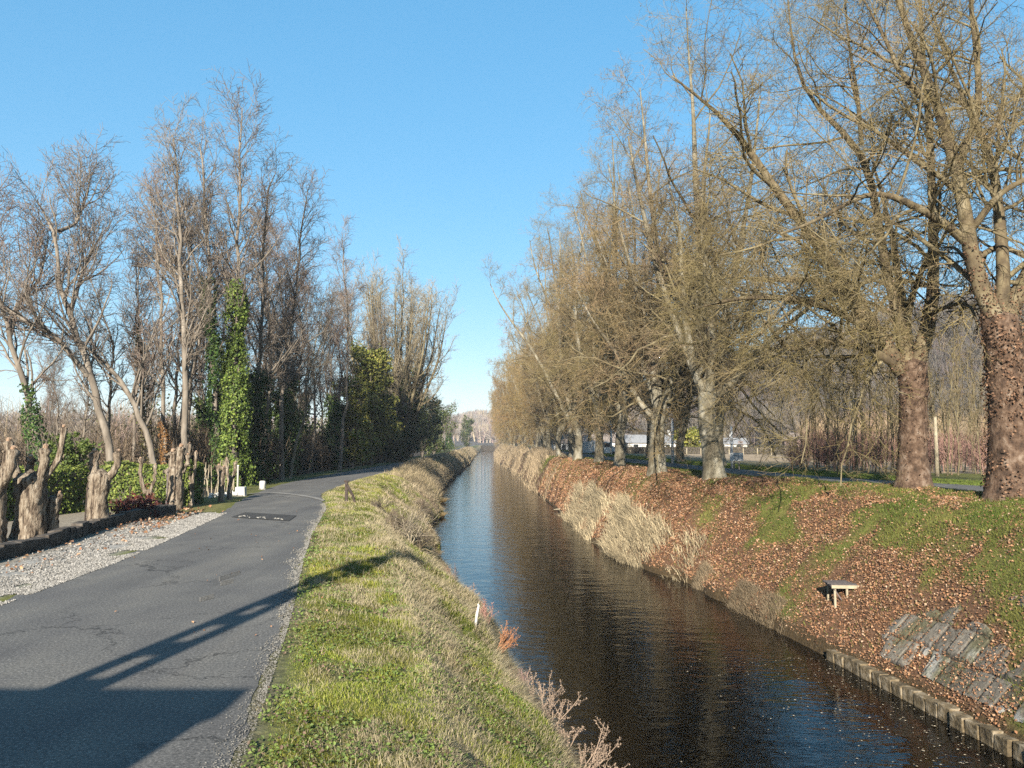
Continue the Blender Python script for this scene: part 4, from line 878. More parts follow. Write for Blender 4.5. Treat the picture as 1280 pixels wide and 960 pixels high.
# ------------------------------------------------------------------ small things
# plank table on the right bank
bx_, by_, bz_ = hit(1055, 739); by_ += .02; zt = P(1055, 729, Y=by_)[2]; M['wood_dark'] = noisy('weathered_wood', [(0.3, (.06, .05, .045)), (.5, (.15, .125, .115)), (.7, (.28, .25, .23))], 9, bs=.6, sx=(1, 7, 1)); root = empty('plank_bench', (bx_, by_, float(H(bx_, by_))), radians(-4)); zl = zt - root.location.z
for k in range(3): m_ = MB(); m_.box((0, -.22 + k * .22, zl), (.82, .20, .04), jit=.009, rng=np.random.default_rng(k)).build('plank', M['wood_dark'], root, bevel=.006)
m_ = MB(); m_.box((.0, -.345, zl - .03), (.80, .035, .075)).build('front_board', M['wood_pale'], root)
for k, (x, y) in enumerate([(-.30, -.28), (-.02, -.3), (-.3, .25), (.3, .25)]):
    gz = float(H(bx_ + x, by_ + y)) - root.location.z - .15; m_ = MB(); m_.tube([[x, y, gz], [x, y, zl - .025]], .03, 8).build('leg', M['wood_pale'], root)
m_ = MB(); m_.tube([[-.32, -.3, zl - .1], [-.1, -.26, gz * 0 + zl - .42]], .015, 6).build('brace', M['wood_grey'], root)
m_ = MB(); m_.box((-.33, 0, zl - .05), (.05, .6, .05)).build('side_rail', M['wood_grey'], root)
tag(root, 'small weathered plank bench standing among fallen leaves on the bank', 'bench')
# stone edging along the near right waterline
mb = MB(); r = np.random.default_rng(3); ys_ = np.arange(11.5, 18.8, .36)
for y in ys_:
    x = float(cv('WR', y)); x2 = float(cv('WR', y + .3)); az = math.atan2(.3, x2 - x); mb.box((x + .02 + r.normal(0, .015), y, .07 + r.normal(0, .015)), (r.uniform(.33, .352), .34, .34), az + r.normal(0, .01), jit=.016, rng=r)
gx = np.arange(0, 2.75, .03); gy = np.arange(11.0, 18.4, .03); U, W = np.meshgrid(gx, gy); SX = cv('WR', W) + .20 + U
SXs = cv('WR', W) + .2
row = np.floor(U / .43 + .12 * vnoise(W * 1.2, U * 1.2, 4)); offs = (row % 2) * .21 + .1 * vnoise(row * 7.1, row * 3.3, 2); colm = np.floor(W / .40 + offs + .15 * vnoise(W * 1.7, U * 2.3, 6))
fu = np.abs((U / .43 + .12 * vnoise(W * 1.2, U * 1.2, 4)) % 1 - .5) * 2; fw = np.abs((W / .40 + offs + .15 * vnoise(W * 1.7, U * 2.3, 6)) % 1 - .5) * 2
joint = np.clip((np.maximum(fu, fw) - .86) / .1, 0, 1); tone = vnoise(row * 3.7 + 11, colm * 5.3, 9)
Hs = (H(SX, W) + H(SX - .1, W) + H(SX + .1, W)) / 3 + .01
edge = np.clip((U - (1.9 - .35 * np.clip(W - 14.2, 0, 5))) * 1.2, 0, 1) + np.clip(W - 17.6, 0, 1) + np.clip((fbm(SX * 1.3, W * 1.3, 43, 3) - .55) * 5, 0, .3)
ZZ = Hs + .045 + (tone - .5) * .05 - joint * .05 + (fbm(SX * 9, W * 9, 3, 3) - .5) * .03 - edge * .30
CC = (np.array([.20, .175, .14]) * (.5 + 1.0 * tone[..., None])); lich = np.clip((fbm(SX * 2.1, W * 2.1, 14, 4) - .56) * 9, 0, 1)[..., None]; moss = np.clip((fbm(SX * 1.7, W * 1.7, 15, 4) - .52) * 7, 0, 1)[..., None]
CC = CC * (1 - lich) + np.array([.62, .60, .55]) * lich; CC = CC * (1 - .7 * moss) + np.array([.13, .12, .05]) * .7 * moss; CC = CC * (1 - .75 * joint[..., None])
M['slab_stone'] = attrmat('slab_stone', .95, .45, 14, .7)
nr_, nc_ = U.shape; ii = np.arange(nr_ - 1)[:, None] * nc_ + np.arange(nc_ - 1)[None]; slabmesh = npmesh('paving_slabs', np.stack([SX, W, ZZ], -1).reshape(-1, 3), [np.stack([ii, ii + 1, ii + 1 + nc_, ii + nc_], -1).reshape(-1, 4)], M['slab_stone'], True, CC.reshape(-1, 3))
M['kerb_stone'] = noisy('kerb_stone', [(.32, (.06, .045, .025)), (.5, (.20, .15, .085)), (.68, (.42, .35, .25))], 5, bs=1, bd=.06)
root = empty('stone_revetment', (0, 0, 0)); mb.build('edging_blocks', M['kerb_stone'], root, bevel=.02); link('paving_slabs', slabmesh, root)
rq = np.random.default_rng(55); kk = rq.choice(ZZ.size, 1500); okk = (edge.ravel()[kk] < .6); kk = kk[okk]; lc = np.stack([SX.ravel()[kk], W.ravel()[kk], ZZ.ravel()[kk] + .02], -1); nn_ = len(kk)
Vq, Fq_, Cq = leaves(lc, norm(rq.normal(0, .45, (nn_, 3)) + [-.3, -.1, 1]), rq.uniform(.03, .075, nn_), np.array([[.38, .21, .12], [.28, .15, .085], [.5, .32, .2]])[rq.integers(0, 3, nn_)] * rq.uniform(.6, 1.2, (nn_, 1)), rq)
tag(link('leaves_on_stones', npmesh('leaves_on_stones', Vq, [Fq_], M['litter'], False, Cq)), kind='stuff')
tag(root, 'grey stone revetment with block edging along the water, lower right corner', 'revetment')
# birch stick in the near left bank
q = P(596, 808, z=1.0); root = empty('marker_stick', (q[0], q[1], float(H(q[0], q[1])))); m_ = MB(); m_.tube([[-.04, 0, -.1], [0, 0, .25], [.035, 0, .42], [.02, 0, .46]], [.032, .028, .022, .014], 8).build('stick', M['white_stone'], root, True)
m_ = MB(); m_.tube([[.02, 0, .45], [.05, 0, .50]], [.014, .007], 6).build('broken_tip', M['wood_pale'], root)
tag(root, 'short whitish broken stick upright at the left water edge', 'stick')
q = gp(433, 632, 2.6); root = empty('sluice_post', q); m_ = MB(); m_.box((0, 0, .35), (.1, .14, .9), jit=.01).build('post', M['iron'], root); m_ = MB(); m_.tube([[0, -.05, .7], [.25, -.1, .3], [.42, -.15, -.25]], [.06, .05, .04], 7).build('lever', M['iron'], root); m_ = MB(); m_.tube([[-.1, 0, .82], [.1, 0, .82]], .035, 8).build('head', M['iron'], root)
tag(root, 'small rusty iron sluice post by the track junction', 'post')
q = P(705, 638, z=.1); m_ = MB(); m_.tube([[-.8, .3, .08], [0, 0, .18], [.9, -.1, .3]], [.045, .06, .04], 7).build('driftwood', M['wood_pale'], None, True, (q[0] + .1, q[1], .05)); o = bpy.data.objects['driftwood']
tag(o, 'pale driftwood log sticking from the reeds at the right waterline', 'log')

# poles, sign, wire
def pole(px, pt, pb, Y, rad, mat, label, arm=True):
    b = P(px, pb, Y=Y); gz = float(H(b[0], b[1])); top = P(px, pt, Y=Y)[2]; root = empty('utility_pole', (b[0], b[1], gz)); h = top - gz
    m_ = MB(); m_.tube([[0, 0, -.3], [0, 0, h]], [rad * 1.15, rad * .8], 10).build('pole', M[mat], root, True)
    if arm:
        m_ = MB(); m_.tube([[-.25, 0, h - .2], [.25, 0, h - .2]], .03, 6).build('crossarm', M['iron'], root); m_ = MB(); m_.tube([[.2, 0, h - .2], [.2, 0, h - .05]], .04, 8).build('insulator', M['white_paint'], root)
    else: m_ = MB(); m_.tube([[0, 0, h], [0, 0, h + .04]], rad, 10).build('cap', M[mat], root)
    return tag(root, label, 'pole', 'poles beyond the right bank road'), h
pole(841, 523, 588, 58, .10, 'white_paint', 'white pole in the field between third and fourth trunks')
pole(915, 533, 584, 47, .07, 'white_paint', 'short white pole just behind the white notice board', False)
p3_, h3 = pole(1068, 478, 596, 46, .10, 'wood_pale', 'tall thin pole among saplings left of the forked dark trunk')
pole(1172, 522, 605, 38, .09, 'wood_pale', 'pale wooden pole between the two rightmost plane trunks', False)
pole(764, 520, 575, 95, .13, 'white_paint', 'distant pale pole above the white houses')
p6_, h6 = pole(1500, 500, 600, 60, .12, 'wood_pale', 'utility pole carrying the wire out beyond the right edge')
a_ = np.array(p3_.location) + [0, 0, h3 - .1]; b_ = np.array(p6_.location) + [0, 0, h6 - .1]
root = empty('overhead_wire', tuple(a_))
for k, dz in enumerate((0, -.9)):
    t = np.linspace(0, 1, 24)[:, None]; pts = (b_ - a_)[None] * t; pts[:, 2] += dz - 1.3 * 4 * (t[:, 0] * (1 - t[:, 0])); m_ = MB(); m_.tube(pts, .022, 5).build('wire', M['cable'], root)
tag(root, 'pair of dark sagging overhead wires across the hillside at right', 'wire')
b = P(921, 590, Y=44); gz = float(H(b[0], b[1])); root = empty('notice_board', (b[0], b[1], gz), radians(-4)); zc = P(921, 571, Y=44)[2] - gz
m_ = MB(); m_.box((0, 0, zc), (.72, .04, .44)).build('panel', M['white_paint'], root, bevel=.005)
for x in (-.12, .14): m_ = MB(); m_.box((x, .045, zc / 2 - .1), (.05, .05, zc + .3)).build('post', M['wood_grey'], root)
m_ = MB(); m_.box((0, -.024, zc + .08), (.34, .006, .03)); m_.box((-.05, -.024, zc - .05), (.03, .006, .22)); m_.box((.1, -.024, zc - .05), (.03, .006, .22)); m_.build('lettering', M['roof_grey'], root)
tag(root, 'white rectangular notice board on posts beside the far bank road', 'sign')
# houses
M['pink_plaster'] = noisy('pink_plaster', [(.3, (.42, .30, .25)), (.7, (.5, .37, .31))], 3, bs=.1)
def house(c, L, Wd, h, rh, rz, label, roof, nwin=3, seed=0, chim=True):
    root = empty('house', c, rz); r = np.random.default_rng(seed); m_ = MB(); m_.box((0, 0, h / 2), (L, Wd, h)).build('wall', M['pink_plaster' if seed == 5 else 'plaster'], root)
    e = .35; V = [(-L / 2 - e, -Wd / 2 - e, h - .12), (L / 2 + e, -Wd / 2 - e, h - .12), (L / 2 + e, Wd / 2 + e, h - .12), (-L / 2 - e, Wd / 2 + e, h - .12), (-L / 2 - e, 0, h + rh), (L / 2 + e, 0, h + rh)]
    m_ = MB(); m_.add(V, [(0, 1, 5, 4), (2, 3, 4, 5), (0, 4, 3), (1, 2, 5), (3, 2, 1, 0)]); rf = m_.build('roof', M[roof], root)
    if chim: m_ = MB(); m_.box((L * .25, .3, h + rh + .2), (.5, .5, 1.1)).build('chimney', M['plaster'], rf)
    for k in range(nwin):
        x = (k + .5) / nwin * L - L / 2; m_ = MB(); m_.box((x, -Wd / 2 - .02, h * .55), (1.0, .08, 1.2)); f = m_.build('window', M['white_paint'], root); m_ = MB(); m_.box((x, -Wd / 2 - .065, h * .55), (.8, .03, 1.0)).build('pane', M['glass'], f)
    x = L / 2 - .8; m_ = MB(); m_.box((x - .4, -Wd / 2 - .03, 1.05), (.9, .08, 2.1)).build('door', M['wood_grey'], root)
    return tag(root, label, 'house', 'white houses beyond the field')
def hp(px, Y): return (float((px - 640) / 1000 * Y), Y, 3.0)
house(hp(817, 140), 11, 7, 1.9, 1.3, .1, 'long low white house beyond the field hedge, between the third and fourth trunks', 'roof_grey', 4, 1)
house(hp(898, 150), 9, 7, 1.7, 1.0, -.1, 'small white-gabled house right behind the third plane trunk', 'roof_grey', 3, 2)
house(hp(710, 150), 8, 6, 1.8, 1.6, .3, 'white house seen between crowded trunks, leftmost of the houses', 'roof_tile', 2, 3)
house(hp(757, 165), 9, 7, 2.0, 1.6, -.2, 'white house below the distant pale pole', 'roof_tile', 3, 4)
house(hp(1003, 175), 6, 5, 2.6, 1.3, .2, 'pinkish far house half hidden by the sapling thicket', 'roof_tile', 2, 5)
mb = MB(); mb.box((0, 0, .55), (24, .25, 1.3)); o = mb.build('boundary_wall', M['plaster'], None, loc=(60, 112, 3.3)); tag(o, 'long low white boundary wall glimpsed behind the thicket at right', 'wall')
# parked van
root = empty('parked_van', (float((750 - 640) / 1000 * 105), 105, 3.1), radians(20)); m_ = MB()
m_.add([(-2.2, -.9, .4), (2.2, -.9, .4), (2.2, .9, .4), (-2.2, .9, .4), (-2.2, -.85, 1.9), (.9, -.85, 1.9), (.9, .85, 1.9), (-2.2, .85, 1.9), (1.5, -.88, 1.15), (2.2, -.88, 1.0), (2.2, .88, 1.0), (1.5, .88, 1.15)],
  [(0, 3, 2, 1), (4, 5, 6, 7), (0, 4, 7, 3), (5, 8, 11, 6), (8, 9, 10, 11), (1, 2, 10, 9), (0, 1, 9, 8, 5, 4), (3, 7, 6, 11, 10, 2)]); m_.build('body', M['white_paint'], root, bevel=.05)
m_ = MB(); m_.box((1.22, 0, 1.5), (.05, 1.5, .72), tilt=(0, -.68)).build('windscreen', M['glass'], root)
for s_ in (-1, 1):
    m_ = MB(); m_.box((.6, s_ * .9, 1.45), (.8, .03, .5)).build('side_window', M['glass'], root)
    for x in (-1.4, 1.4): m_ = MB(); m_.tube([[x, s_ * .75, .32], [x, s_ * .95, .32]], .32, 14).build('wheel', M['rubber'], root)
tag(root, 'white van parked by the houses beyond the road', 'van')
# hedge with fence posts in front of the houses
r = np.random.default_rng(31); hedge((28, 112, 2.9), 30, 1.2, 1.5, 0, 'long brownish-green hedge below the white houses at the field end', ((.12, .10, .04), (.15, .14, .05), (.08, .08, .03)), 7, 7000)
root = empty('wire_fence', (14, 108, 3.0)); 
for k in range(16): m_ = MB(); m_.box((k * 1.9, 0, .5), (.1, .1, 1.2)).build('post', M['wood_pale'], root)
for z in (.4, .9): m_ = MB(); m_.tube([[0, 0, z], [28.5, 0, z]], .015, 4).build('wire', M['cable'], root)
tag(root, 'line of pale fence posts at the far side of the tan field', 'fence')
bushy('shrub', (26.5, 118, 3), 3.4, 5.5, 3000, OL, 'rounded olive-green bush beside the long white house', 97, .35)

# saplings on the right, individuals
r = np.random.default_rng(62); sm = []
for k in range(3):
    hh = [5.5, 6.5, 4.5][k]; path = [[0, 0, -.2], [r.normal(0, .1), 0, hh * .5], [r.normal(0, .25), 0, hh]]
    o, T, R_ = stem_tree('sapling', path, [.05, .035, .012], 700 + k, n2=11, L2=1.4, ang=(15, 35), trop=.3, twr=.008, bark='plane_branch', twig='plane_twig', n3=4, n4=3, L3=.6, L4=.35, lt=.7); sm.append(o)
used = set()
for k in range(66):
    px = 1000 + k * 4.3 + r.normal(0, 4); Y = r.uniform(36.5, 47) if px > 1040 else r.uniform(42, 52); x = (px - 640) / 1000 * Y; src = sm[k % 3]; o = src if id(src) not in used else copy_tree(src); used.add(id(src)); s_ = r.uniform(.75, 1.25)
    o.location = (x, Y, float(H(x, Y))); o.scale = (s_,) * 3; o.rotation_euler = (r.normal(0, .05), r.normal(0, .05), r.uniform(0, 6))
    tag(o, 'slim upright leafless sapling in the thicket beyond the right road', 'sapling', 'saplings in the roadside thicket at right')

# ------------------------------------------------------------------ shadow casters beside the bridge, behind the photographer
q = np.array([-5.45, -1.0]); root = empty('concrete_pole', (q[0], q[1], 2.7)); m_ = MB()
hh = 9.6; levels = np.arange(0, hh, .62)
for s_ in (-1, 1): m_.tube([[s_ * .25, 0, -.3], [s_ * .09, 0, hh]], [.11, .08], 8)
for k, z in enumerate(np.r_[levels, hh - .1]): 
    wdt = .25 - .16 * z / hh; m_.box((0, 0, z), (wdt * 2 + .05, .10, .24 if z < 5 else .42))
m_.build('shaft', M['concrete'], root); m_ = MB(); m_.box((0, 0, hh), (.3, .2, .12)).build('cap', M['concrete'], root)
tag(root, 'slotted concrete utility pole whose shadow crosses the road', 'pole')
root = empty('shadow_wall', (-9.3, -2.2, 2.6)); m_ = MB(); m_.box((0, 0, 2.05), (10.6, .5, 4.1)).build('masonry', M['stone'], root); m_ = MB(); m_.box((0, 0, 4.15), (10.7, .6, .12)).build('coping', M['concrete'], root)  # unseen wall added behind the camera, sized to cast the near road shadow
tag(root, 'unseen stone wall added to cast the shadow across the near road', 'wall')

# ------------------------------------------------------------------ ground cover
def blades(c, h, wd, lean, col, rng, nseg=2, name='grass', mat='blade', curl=1.0):
    """bent blades; c base points, lean vectors (xy)"""
    N = len(c); az = rng.uniform(0, 2 * pi, N); side = np.stack([np.cos(az), np.sin(az), np.zeros(N)], -1) * wd[:, None] * .5
    ln = np.c_[lean, np.zeros(N)] * h[:, None]; up = np.array([0, 0, 1.])
    m_ = c + up * (h * .55)[:, None] + ln * .3; t_ = c + up * (h * (1 - .25 * curl * np.minimum(1, np.linalg.norm(lean, axis=1))))[:, None] + ln
    V = np.stack([c - side, c + side, m_ + side * .75, m_ - side * .75, t_], 1).reshape(-1, 3); i = np.arange(N)[:, None] * 5
    C = np.repeat(col, 5, 0)
    return npmesh(name, V, [i + np.array([0, 1, 2, 3]), i + np.array([3, 2, 4])], M[mat], False, C)
def scatter(n, Y0, Y1, ka, kb, fa, fb, rng, pw=1.0):
    """points between stations ka (+fa m) and kb (+fb m), nearer = denser"""
    u = rng.uniform(0, 1, n); Y = Y0 * (Y1 / Y0) ** (u ** pw)
    S, _ = stations(Y); X = S[:, ka] + fa + (S[:, kb] + fb - S[:, ka] - fa) * rng.uniform(0, 1, n); return X, Y
r = np.random.default_rng(101)
# left bank grass
X, Y = scatter(520000, 4.2, 75, 6, 10, -.14, .12, r)
S_, _ = stations(Y); ew = (vnoise(Y * 3.1, Y * 0, 8) - .5) * .22 - .04; ok = X > S_[:, 6] + ew; X = X[ok]; Y = Y[ok]
straw, lit, L_, R__, u, v, n1, n2 = cover(X, Y); n = len(X); st = r.random(n) < np.clip(straw * .68 + .06 + .5 * np.clip((fbm(X * 1.3, Y * 1.3, 33, 4) - .6) * 8, 0, 1), 0, 1)
g = r.random((n, 1)); hue = np.clip(n1 + r.normal(0, .16, n), 0, 1)[:, None]; dry = fbm(X * 1.6, Y * 1.6, 54, 3)[:, None]
gc = np.array([.16, .25, .035]) * (1 - hue) + np.array([.50, .45, .09]) * hue; gc = gc * (1 - .5 * np.clip((dry - .55) * 5, 0, 1)) + np.array([.24, .17, .10]) * .5 * np.clip((dry - .55) * 5, 0, 1)
sc_ = np.array([.60, .50, .31]) * r.uniform(.65, 1.25, (n, 1))
patch = (.55 + .85 * np.clip((fbm(X * .9, Y * .9, 57, 4) - .3) * 2, 0, 1))[:, None]
col = np.where(st[:, None], sc_, gc * r.uniform(.6, 1.4, (n, 1)) * patch)
near = np.clip(Y / 10, .7, 3.2); clump = fbm(X * 3.5, Y * 3.5, 61, 2)
h = np.where(st, r.uniform(.04, .11, n), r.uniform(.025, .06, n)) * (.4 + 1.3 * clump) * np.clip(near, .9, 1.6) * (1 + .5 * np.clip(u - .5, 0, 1)); h *= np.clip((X - (S_[ok, 6])) / .4, .3, 1)
dirx = np.clip(u - .35, 0, 1); lean = np.stack([dirx * 1.1 + r.normal(0, .5, n), -.25 + r.normal(0, .5, n)], -1) * np.where(st, 1.2, .8)[:, None]
c = np.stack([X, Y, H(X, Y) - .01], -1)
tag(link('bank_grass', blades(c, h, np.where(st, .005, .007) * near ** .9, lean, col, r)), kind='stuff')
# broad-leaved weeds (clover, plantain) near
X, Y = scatter(30000, 4.5, 26, 6, 9, .05, .2, r); pn = fbm(X * 1.4, Y * 1.4, 88, 3); ok = pn > .5; X = X[ok]; Y = Y[ok]; n = len(X)
col = np.where(r.random((n, 1)) < .84, np.array([[.17, .23, .05]]), np.array([[.20, .13, .085]])) * r.uniform(.55, 1.4, (n, 1)); nr = norm(r.normal(0, .45, (n, 3)) + [0, -.2, 1])
V, Fq, C = leaves(np.stack([X, Y, H(X, Y) + r.uniform(.01, .06, n)], -1), nr, r.uniform(.018, .045, n) * np.clip(Y / 10, .9, 1.6), col, r)
tag(link('clover', npmesh('clover', V, [Fq], M['leaf'], False, C)), kind='stuff')
# long straw tufts hanging down the left bank towards the water
X, Y = scatter(90000, 9, 150, 8, 10, .35, .05, r, .8); straw, lit, L_, R__, u, v, n1, n2 = cover(X, Y); ok = (u > .5) & (r.random(len(u)) < np.clip(straw + .1, 0, 1) * np.clip((fbm(X * .9, Y * .6, 92, 3) - .50 + .004 * np.clip(Y - 20, 0, 60)) * 6, 0, 1)); X, Y = X[ok], Y[ok]; n = len(X); u = u[ok]
tone = fbm(X * .8, Y * .6, 66, 3)[:, None]
col = (np.array([.62, .51, .33]) * np.clip(tone * 2 - .2, 0, 1) + np.array([.36, .26, .17]) * (1 - np.clip(tone * 2 - .2, 0, 1))) * r.uniform(.65, 1.25, (n, 1))
lean = np.stack([.5 + r.normal(0, .6, n), -.2 + r.normal(0, .6, n)], -1)
tag(link('dry_grass', blades(np.stack([X, Y, H(X, Y) - .02], -1), r.uniform(.08, .22, n) * np.clip(Y / 26, .7, 1.7), .007 * np.clip(Y / 11, 1, 6), lean, col, r)), kind='stuff')
# green/yellow grass on the right bank and beyond
X, Y = scatter(260000, 12, 90, 16, 21, .1, 0, r); straw, lit, L_, R__, u, v, n1, n2 = cover(X, Y); ok = r.random(len(X)) < np.clip(1.12 - lit, .06, 1); X, Y, n1, v = X[ok], Y[ok], n1[ok], v[ok]; n = len(X)
hue = np.clip(fbm(X * 1.1, Y * 1.1, 13, 3) + r.normal(0, .12, n), 0, 1)[:, None]
col = (np.array([.10, .165, .025]) * (1 - hue) + np.array([.28, .26, .07]) * hue) * r.uniform(.6, 1.35, (n, 1)); cl_ = fbm(X * 2.2, Y * 2.2, 63, 2)
tag(link('far_bank_grass', blades(np.stack([X, Y, H(X, Y) - .01], -1), r.uniform(.04, .13, n) * (.4 + 1.2 * cl_), .011 * np.clip(Y / 17, .8, 4), r.normal(0, .5, (n, 2)) + [-.3, 0], col, r)), kind='stuff')
X, Y = scatter(60000, 24, 160, 22, 23, -.1, .8, r); n = len(X); col = (np.array([.13, .20, .03]) + r.uniform(0, .1, (n, 1)) * [1, .6, .3]) * r.uniform(.7, 1.3, (n, 1))
tag(link('road_verge_grass', blades(np.stack([X, Y, H(X, Y) - .01], -1), r.uniform(.05, .14, n), .012 * np.clip(Y / 20, 1, 6), r.normal(0, .4, (n, 2)), col, r)), kind='stuff')
# leaf litter on the right bank
def litter(name, n, Y0, Y1, ka, kb, fa, fb, prob, size, seed):
    r = np.random.default_rng(seed); X, Y = scatter(n, Y0, Y1, ka, kb, fa, fb, r); p = prob(X, Y); ok = r.random(len(X)) < p; X, Y = X[ok], Y[ok]; n = len(X)
    pal = np.array([[.43, .23, .12], [.34, .17, .085], [.50, .30, .17], [.19, .105, .065], [.60, .42, .28], [.37, .18, .10]]); col = pal[r.choice(6, n, p=[.26, .24, .18, .16, .08, .08])] * r.uniform(.65, 1.3, (n, 1))
    nr = norm(r.normal(0, .55, (n, 3)) + [-.25, -.15, 1]); V, Fq, C = leaves(np.stack([X, Y, H(X, Y) + r.uniform(.01, .06, n)], -1), nr, (.45 + .95 * r.random(n) ** 1.6) * 1.15 * size * np.clip(Y / 24, .9, 2.2), col, r, .85)
    tag(link(name, npmesh(name, V, [Fq], M['litter'], False, C)), kind='stuff')
litter('fallen_leaves', 330000, 11.5, 80, 16, 20, -.05, .5, lambda X, Y: np.clip(cover(X, Y)[1] * 1.0, .10, .95) * np.where((Y < 17.2) & (X < cv('WR', Y) + 2.3 - np.clip(Y - 15, 0, 3) * .8), .42 + .5 * (fbm(X * 1.5, Y * 1.5, 99, 2) > .55), 1) * np.clip(.35 + 2.2 * (fbm(X * 1.9, Y * 1.9, 47, 3) - .3), .3, 1), .049, 5)
litter('path_leaves', 1500, 5, 32, 5, 10, -1.4, 0, lambda X, Y: np.clip((fbm(X * .9, Y * .9, 41, 3) - .45) * 1.2, .01, .6), .05, 6)
litter('verge_leaves', 5000, 14, 30, 4, 5, -.2, -.6, lambda X, Y: np.full(len(X), .5) * np.clip(1 - np.abs(Y - 24) / 5, .08, 1), .08, 7)
# reeds
def reeds(name, n, Y0, Y1, side, fa, fb, dens, hh, colr, seed, lean0, wd=.012):
    r = np.random.default_rng(seed); k = 15 if side > 0 else 10; X, Y = scatter(n, Y0, Y1, k, k, fa, fb, r); p = dens(X, Y); ok = r.random(len(X)) < p; X, Y, p = X[ok], Y[ok], p[ok]; n = len(X)
    tone = fbm(X * 1.2, Y * .8, seed, 2)[:, None]; col = np.array(colr) * (.6 + .7 * tone) * r.uniform(.4, 1.35, (n, 1)); lean = np.array(lean0) + r.normal(0, .38, (n, 2))
    tag(link(name, blades(np.stack([X, Y, np.maximum(H(X, Y), -.15) - .02], -1), r.uniform(.5, 1.15, n) * hh * (.35 + .65 * p), wd * np.clip(Y / 25, .7, 6), lean, col, r)), kind='stuff')
reeds('dry_reeds', 12000, 28.5, 56, 1, -.2, .95, lambda X, Y: np.clip((fbm(X * .4, Y * .30, 71, 3) - .30) * 5, 0, 1) * np.clip((Y - 28.5) / 2, 0, 1) * np.clip((56 - Y) / 6, .1, 1), 0.88, (.66, .54, .34), 72, (-.4, -.15), .017)
reeds('distant_reeds', 26000, 56, 330, 1, -.2, 2.6, lambda X, Y: np.clip((fbm(X * .3, Y * .10, 73, 3) - .36) * 5, 0, 1), 1.1, (.56, .43, .27), 74, (-.3, -.1))
reeds('bank_reeds', 30000, 46, 330, -1, -3.0, .1, lambda X, Y: np.clip((fbm(X * .3, Y * .12, 75, 3) - .33) * 4, 0, 1), .75, (.54, .43, .26), 76, (.4, -.1))
reeds('waterside_stubble', 26000, 15, 30, 1, -.02, .5, lambda X, Y: np.clip((fbm(X * .5, Y * .9, 78, 3) - .40) * 4, .05, 1) * np.clip((Y - 17) / 2, 0, 1), .30, (.42, .32, .20), 79, (-.35, -.1), .009)
reeds('brown_fringe', 24000, 8, 44, -1, -.4, .06, lambda X, Y: np.clip((fbm(X * .5, Y * .7, 81, 3) - .40) * 4, .03, 1), .24, (.30, .18, .12), 82, (.35, -.05), .006)
# reed clumps leaning into the water on the left
def tussock(x, Y, w_, h_, label, seed):
    r = np.random.default_rng(seed); n = 1500; az = r.uniform(0, 6.28, n); rr = r.uniform(0, 1, n) ** .5 * w_; c = np.stack([np.cos(az) * rr, np.sin(az) * rr * 1.3, np.zeros(n)], -1)
    lean = np.stack([np.cos(az), np.sin(az)], -1) * (rr / w_ * 1.3)[:, None] + r.normal(0, .2, (n, 2)) + [.2, -.1]; col = np.array([.50, .36, .17]) * r.uniform(.6, 1.25, (n, 1))
    o = link('reed_tussock', blades(c, r.uniform(.6, 1, n) * h_, np.full(n, .014), lean, col, r), None, (x, Y, .02)); tag(o, label, 'tussock', 'straw tussocks in the water at the left bank')
for k, (px, py, w_, h_, lb) in enumerate([(540, 698, .35, .42, 'rust-straw tussock leaning over the water beside the bare thorn bush'), (545, 647, .7, .5, 'pointed pale tussock reaching out from the left bank'), (548, 629, .7, .6, 'straw tussock just beyond the pointed one')]):
    q = P(px, py, z=0); tussock(q[0] - .2, q[1], w_, h_, lb, 90 + k)
# gravel along the left edge of the road
r = np.random.default_rng(111); n = 42000; Y = 6 * (26 / 6) ** r.uniform(0, 1, n); RLv = cv('RL', Y); X = RLv + .35 - np.abs(r.normal(0, .75, n)) - .1; ok = (X > RLv - 2.0) & (fbm(X * 1.5, Y * 1.5, 9, 3) > .33); X, Y = X[ok], Y[ok]; n = len(X)
s_ = r.uniform(.006, .018, n) * np.clip(Y / 12, .8, 1.5); V, Fq = octa(np.stack([X, Y, H(X, Y) + .012], -1), s_); V = V + r.normal(0, .003, V.shape)
tag(link('gravel', npmesh('gravel', V, [Fq], M['stick'], False, np.repeat(np.array([.40, .375, .335]) * r.uniform(.3, 1.2, (n, 1)), 6, 0))), kind='stuff')
n = 6000; Y = 4.5 * (30 / 4.5) ** r.uniform(0, 1, n); X = cv('RR', Y) - np.abs(r.normal(0, .09, n)) * (.3 + 1.8 * vnoise(Y * 1.3, Y * 0, 5)) + .05; s_ = r.uniform(.003, .008, n) * np.clip(Y / 8, .8, 2); V, Fq = octa(np.stack([X, Y, H(X, Y) + .016], -1), s_)
tag(link('edge_grit', npmesh('edge_grit', V, [Fq], M['stick'], False, np.repeat(np.array([.26, .245, .215]) * r.uniform(.5, 1.3, (n, 1)), 6, 0))), kind='stuff')
# specks floating on the water
n = 320; Y = r.uniform(11.8, 19, n); S_, _ = stations(Y); X = S_[:, 14] + 1.5 - np.abs(r.normal(0, 1.5, n)); V, Fq, C = leaves(np.stack([X, Y, np.full(n, .006)], -1), np.tile([0, 0, 1.], (n, 1)), r.uniform(.02, .05, n), np.array([.5, .42, .3]) * r.uniform(.5, 1.4, (n, 1)), r); V[:, 2] = np.clip(V[:, 2], .004, .012)
tag(link('floating_leaves', npmesh('floating_leaves', V, [Fq], M['litter'], False, C)), kind='stuff')

